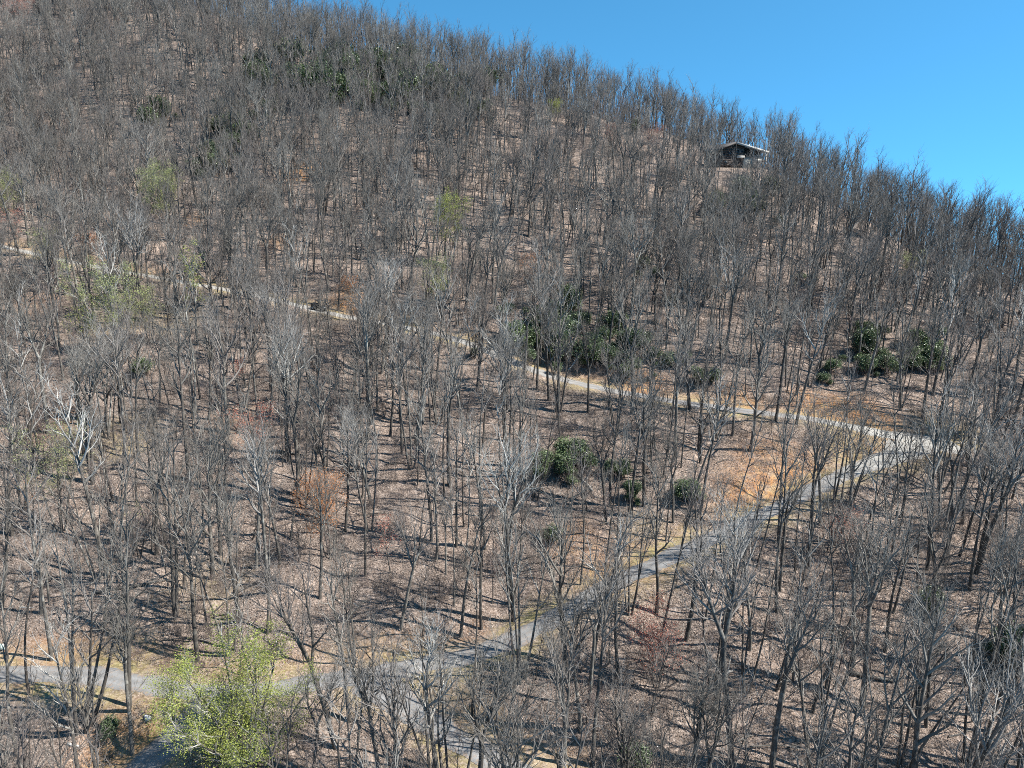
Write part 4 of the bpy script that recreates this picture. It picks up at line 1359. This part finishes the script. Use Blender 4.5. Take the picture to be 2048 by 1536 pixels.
# deck with white rail and posts
mb = MB()
mb.box(3.35, 7.3, -.6, 2.15, 1.85, 2.05)
mb.box(.9, 3.3, -.6, 2.15, 2.92, 3.06)
mb.build('deck', M_LOGS, house)
mb = MB()
mb.box(3.4, 5.7, -.68, -.605, 1.75, 2.55)
mb.build('deck_apron', M_WHITE, house)
for k in range(6):
    mb = MB()
    x = 3.5 + k * .42
    mb.box(x - .06, x + .06, -.66, -.58, 2.56, 3.25)
    mb.build('baluster', M_WHITE, house)
mb = MB()
mb.box(3.4, 7.3, -.69, -.57, 3.26, 3.36)
mb.build('handrail', M_WHITE, house)
for x in (3.42, 5.45, 7.2):
    mb = MB()
    mb.box(x - .11, x + .11, -.55, -.33, -1.8, roof_z(x) - .15)
    mb.build('post', M_WHITE, house)
mb = MB()
mb.box(-1.25, .85, -.75, -.1, 2.72, 2.86)
mb.box(-1.25, .85, -.76, -.70, 2.87, 3.3)
mb.build('balcony', M_WHITE, house)
for x0, x1, z0, z1, y in ((-1.5, -.5, 3.5, 4.9, 0), (-.3, .6, 3.5, 4.8, 0), (-3.6, -2.6, 3.2, 4.4, 0), (-5.4, -4.5, 3.0, 4.0, 0), (-4.6, -3.6, 1.1, 2.1, 0), (1.7, 2.4, .5, 1.5, -.4), (4.2, 4.9, 2.6, 3.8, 2.2), (5.5, 6.3, 2.4, 3.7, 2.2)):
    mb = MB()
    w_ = .08
    mb.box(x0, x1, y - .13, y - .10, z0, z0 + w_)
    mb.box(x0, x1, y - .13, y - .10, z1 - w_, z1)
    mb.box(x0, x0 + w_, y - .13, y - .10, z0 + w_, z1 - w_)
    mb.box(x1 - w_, x1, y - .13, y - .10, z0 + w_, z1 - w_)
    wdw = mb.build('window', M_WHITE if x0 > -2 else M_DARK, house)
    pn = MB()
    pn.box(x0 + .05, x1 - .05, y - .115, y - .02, z0 + .05, z1 - .05)
    pn.build('pane', M_GLASS, wdw)

# ------------------------------------------------------------------ parked buggy, boulder, barrel
M_BUGGY = flat_mat('dark_buggy_paint', (0.02, 0.022, 0.024), .4, 0, .2)
M_TYRE = flat_mat('tyre_rubber', (0.018, 0.018, 0.018), .9, 0, .2)
M_SEAT = flat_mat('grey_seat', (0.07, 0.07, 0.075), .7, 0, .2)
L = road_lines['upper_road']
k = int(np.argmin((project(L)[0] - 640) ** 2))
pos = L[k]
tv_ = unit(L[k + 2] - L[k - 2])
bug = bpy.data.objects.new('utility_buggy', None)
COL.objects.link(bug)
bug.location = (pos[0], pos[1], float(ground_z(pos[0], pos[1])) + .07)
bug.rotation_euler = (0, -math.asin(tv_[2]) * 1.0, math.atan2(tv_[1], tv_[0]))
tag(bug, 'dark open utility buggy parked on the pale upper road', 'vehicle')
mb = MB()
mb.prism([(-1.45, .45), (1.5, .45), (1.62, .75), (1.45, .98), (.75, 1.08), (.6, .62), (-.35, .62), (-.45, .95), (-1.45, .95)], -.62, .62)
mb.build('body', M_BUGGY, bug)
mb = MB()
mb.box(-1.5, -.48, -.68, .68, .96, 1.22)
mb.build('cargo_bed', M_BUGGY, bug)
mb = MB()
mb.box(-.62, .62, -.7, .7, 1.93, 2.0)
mb.build('roof', M_BUGGY, bug)
for y in (-.6, .6):
    for x0, x1 in ((-.5, -.45), (.85, .5)):
        mb = MB()
        mb.tube([(x0, y, .95), (x1, y, 1.93)], .035, 6)
        mb.build('roll_bar', M_BUGGY, bug)
    mb = MB()
    mb.box(-.3, .22, y * .55 - .25, y * .55 + .25, .63, .86)
    mb.box(-.36, -.22, y * .55 - .25, y * .55 + .25, .86, 1.42)
    mb.build('seat', M_SEAT, bug)
    for x in (-1.0, 1.05):
        mb = MB()
        mb.tube([(x, y * 1.02 - .13, .36), (x, y * 1.02 + .13, .36)], .36, 14)
        wh = mb.build('wheel', M_TYRE, bug)
        mb = MB()
        mb.tube([(x, y * 1.02 - .14, .36), (x, y * 1.02 + .14, .36)], .17, 10)
        mb.build('rim', M_METAL, wh)

def lump(name, g, r, mat, label, cat, squash=(1, 1, 1), amp=.14):
    bm_v, T = [], []
    nu, nv = 14, 9
    r2 = np.random.default_rng(int(g[0] * 10) % 1000 + 5)
    off = r2.uniform(0, 6, 4)
    for j in range(nv + 1):
        ph = math.pi * j / nv
        for i in range(nu):
            a = 2 * math.pi * i / nu
            q = 1 + amp * math.sin(2 * a + off[0]) * math.sin(ph) + amp * .7 * math.sin(3 * ph + off[1] + a)
            bm_v.append((q * math.sin(ph) * math.cos(a) * squash[0] * r, q * math.sin(ph) * math.sin(a) * squash[1] * r, q * math.cos(ph) * squash[2] * r))
    Q = [(j * nu + i, (j + 1) * nu + i, (j + 1) * nu + (i + 1) % nu, j * nu + (i + 1) % nu) for j in range(nv) for i in range(nu)]
    me = mesh_np(name, bm_v, np.array(Q), True)
    me.materials.append(mat)
    o = link(name, me, None, g + np.array([0, 0, r * .6 * squash[2]]))
    tag(o, label, cat)
    return o
M_ROCK = flat_mat('pale_stone', (0.52, 0.52, 0.51), .8, 0, .15)
lump('white_boulder', on_ground(295, 1438), .27, M_ROCK, 'small white rounded boulder at the edge of the driveway', 'boulder', (1, .75, 1.15), .24)
M_BARREL = flat_mat('pale_green_plastic', (0.40, 0.50, 0.46), .5, 0, .1)
g = on_ground(3, 1297)
mb = MB()
mb.tube([(-.5, 0, 0), (-.46, 0, 0), (-.2, 0, 0), (.2, 0, 0), (.46, 0, 0), (.5, 0, 0)], [.24, .29, .31, .31, .29, .24], 16)
brl = mb.build('barrel', M_BARREL, None, True, g + np.array([0, 0, .28]))
tag(brl, 'pale green rounded barrel lying above the lower road, cut by the frame edge', 'barrel')
mb = MB()
for x in (-.22, .22):
    mb.tube([(x - .02, 0, 0), (x + .02, 0, 0)], .325, 16)
mb.build('hoop', M_WHITE, brl, True)
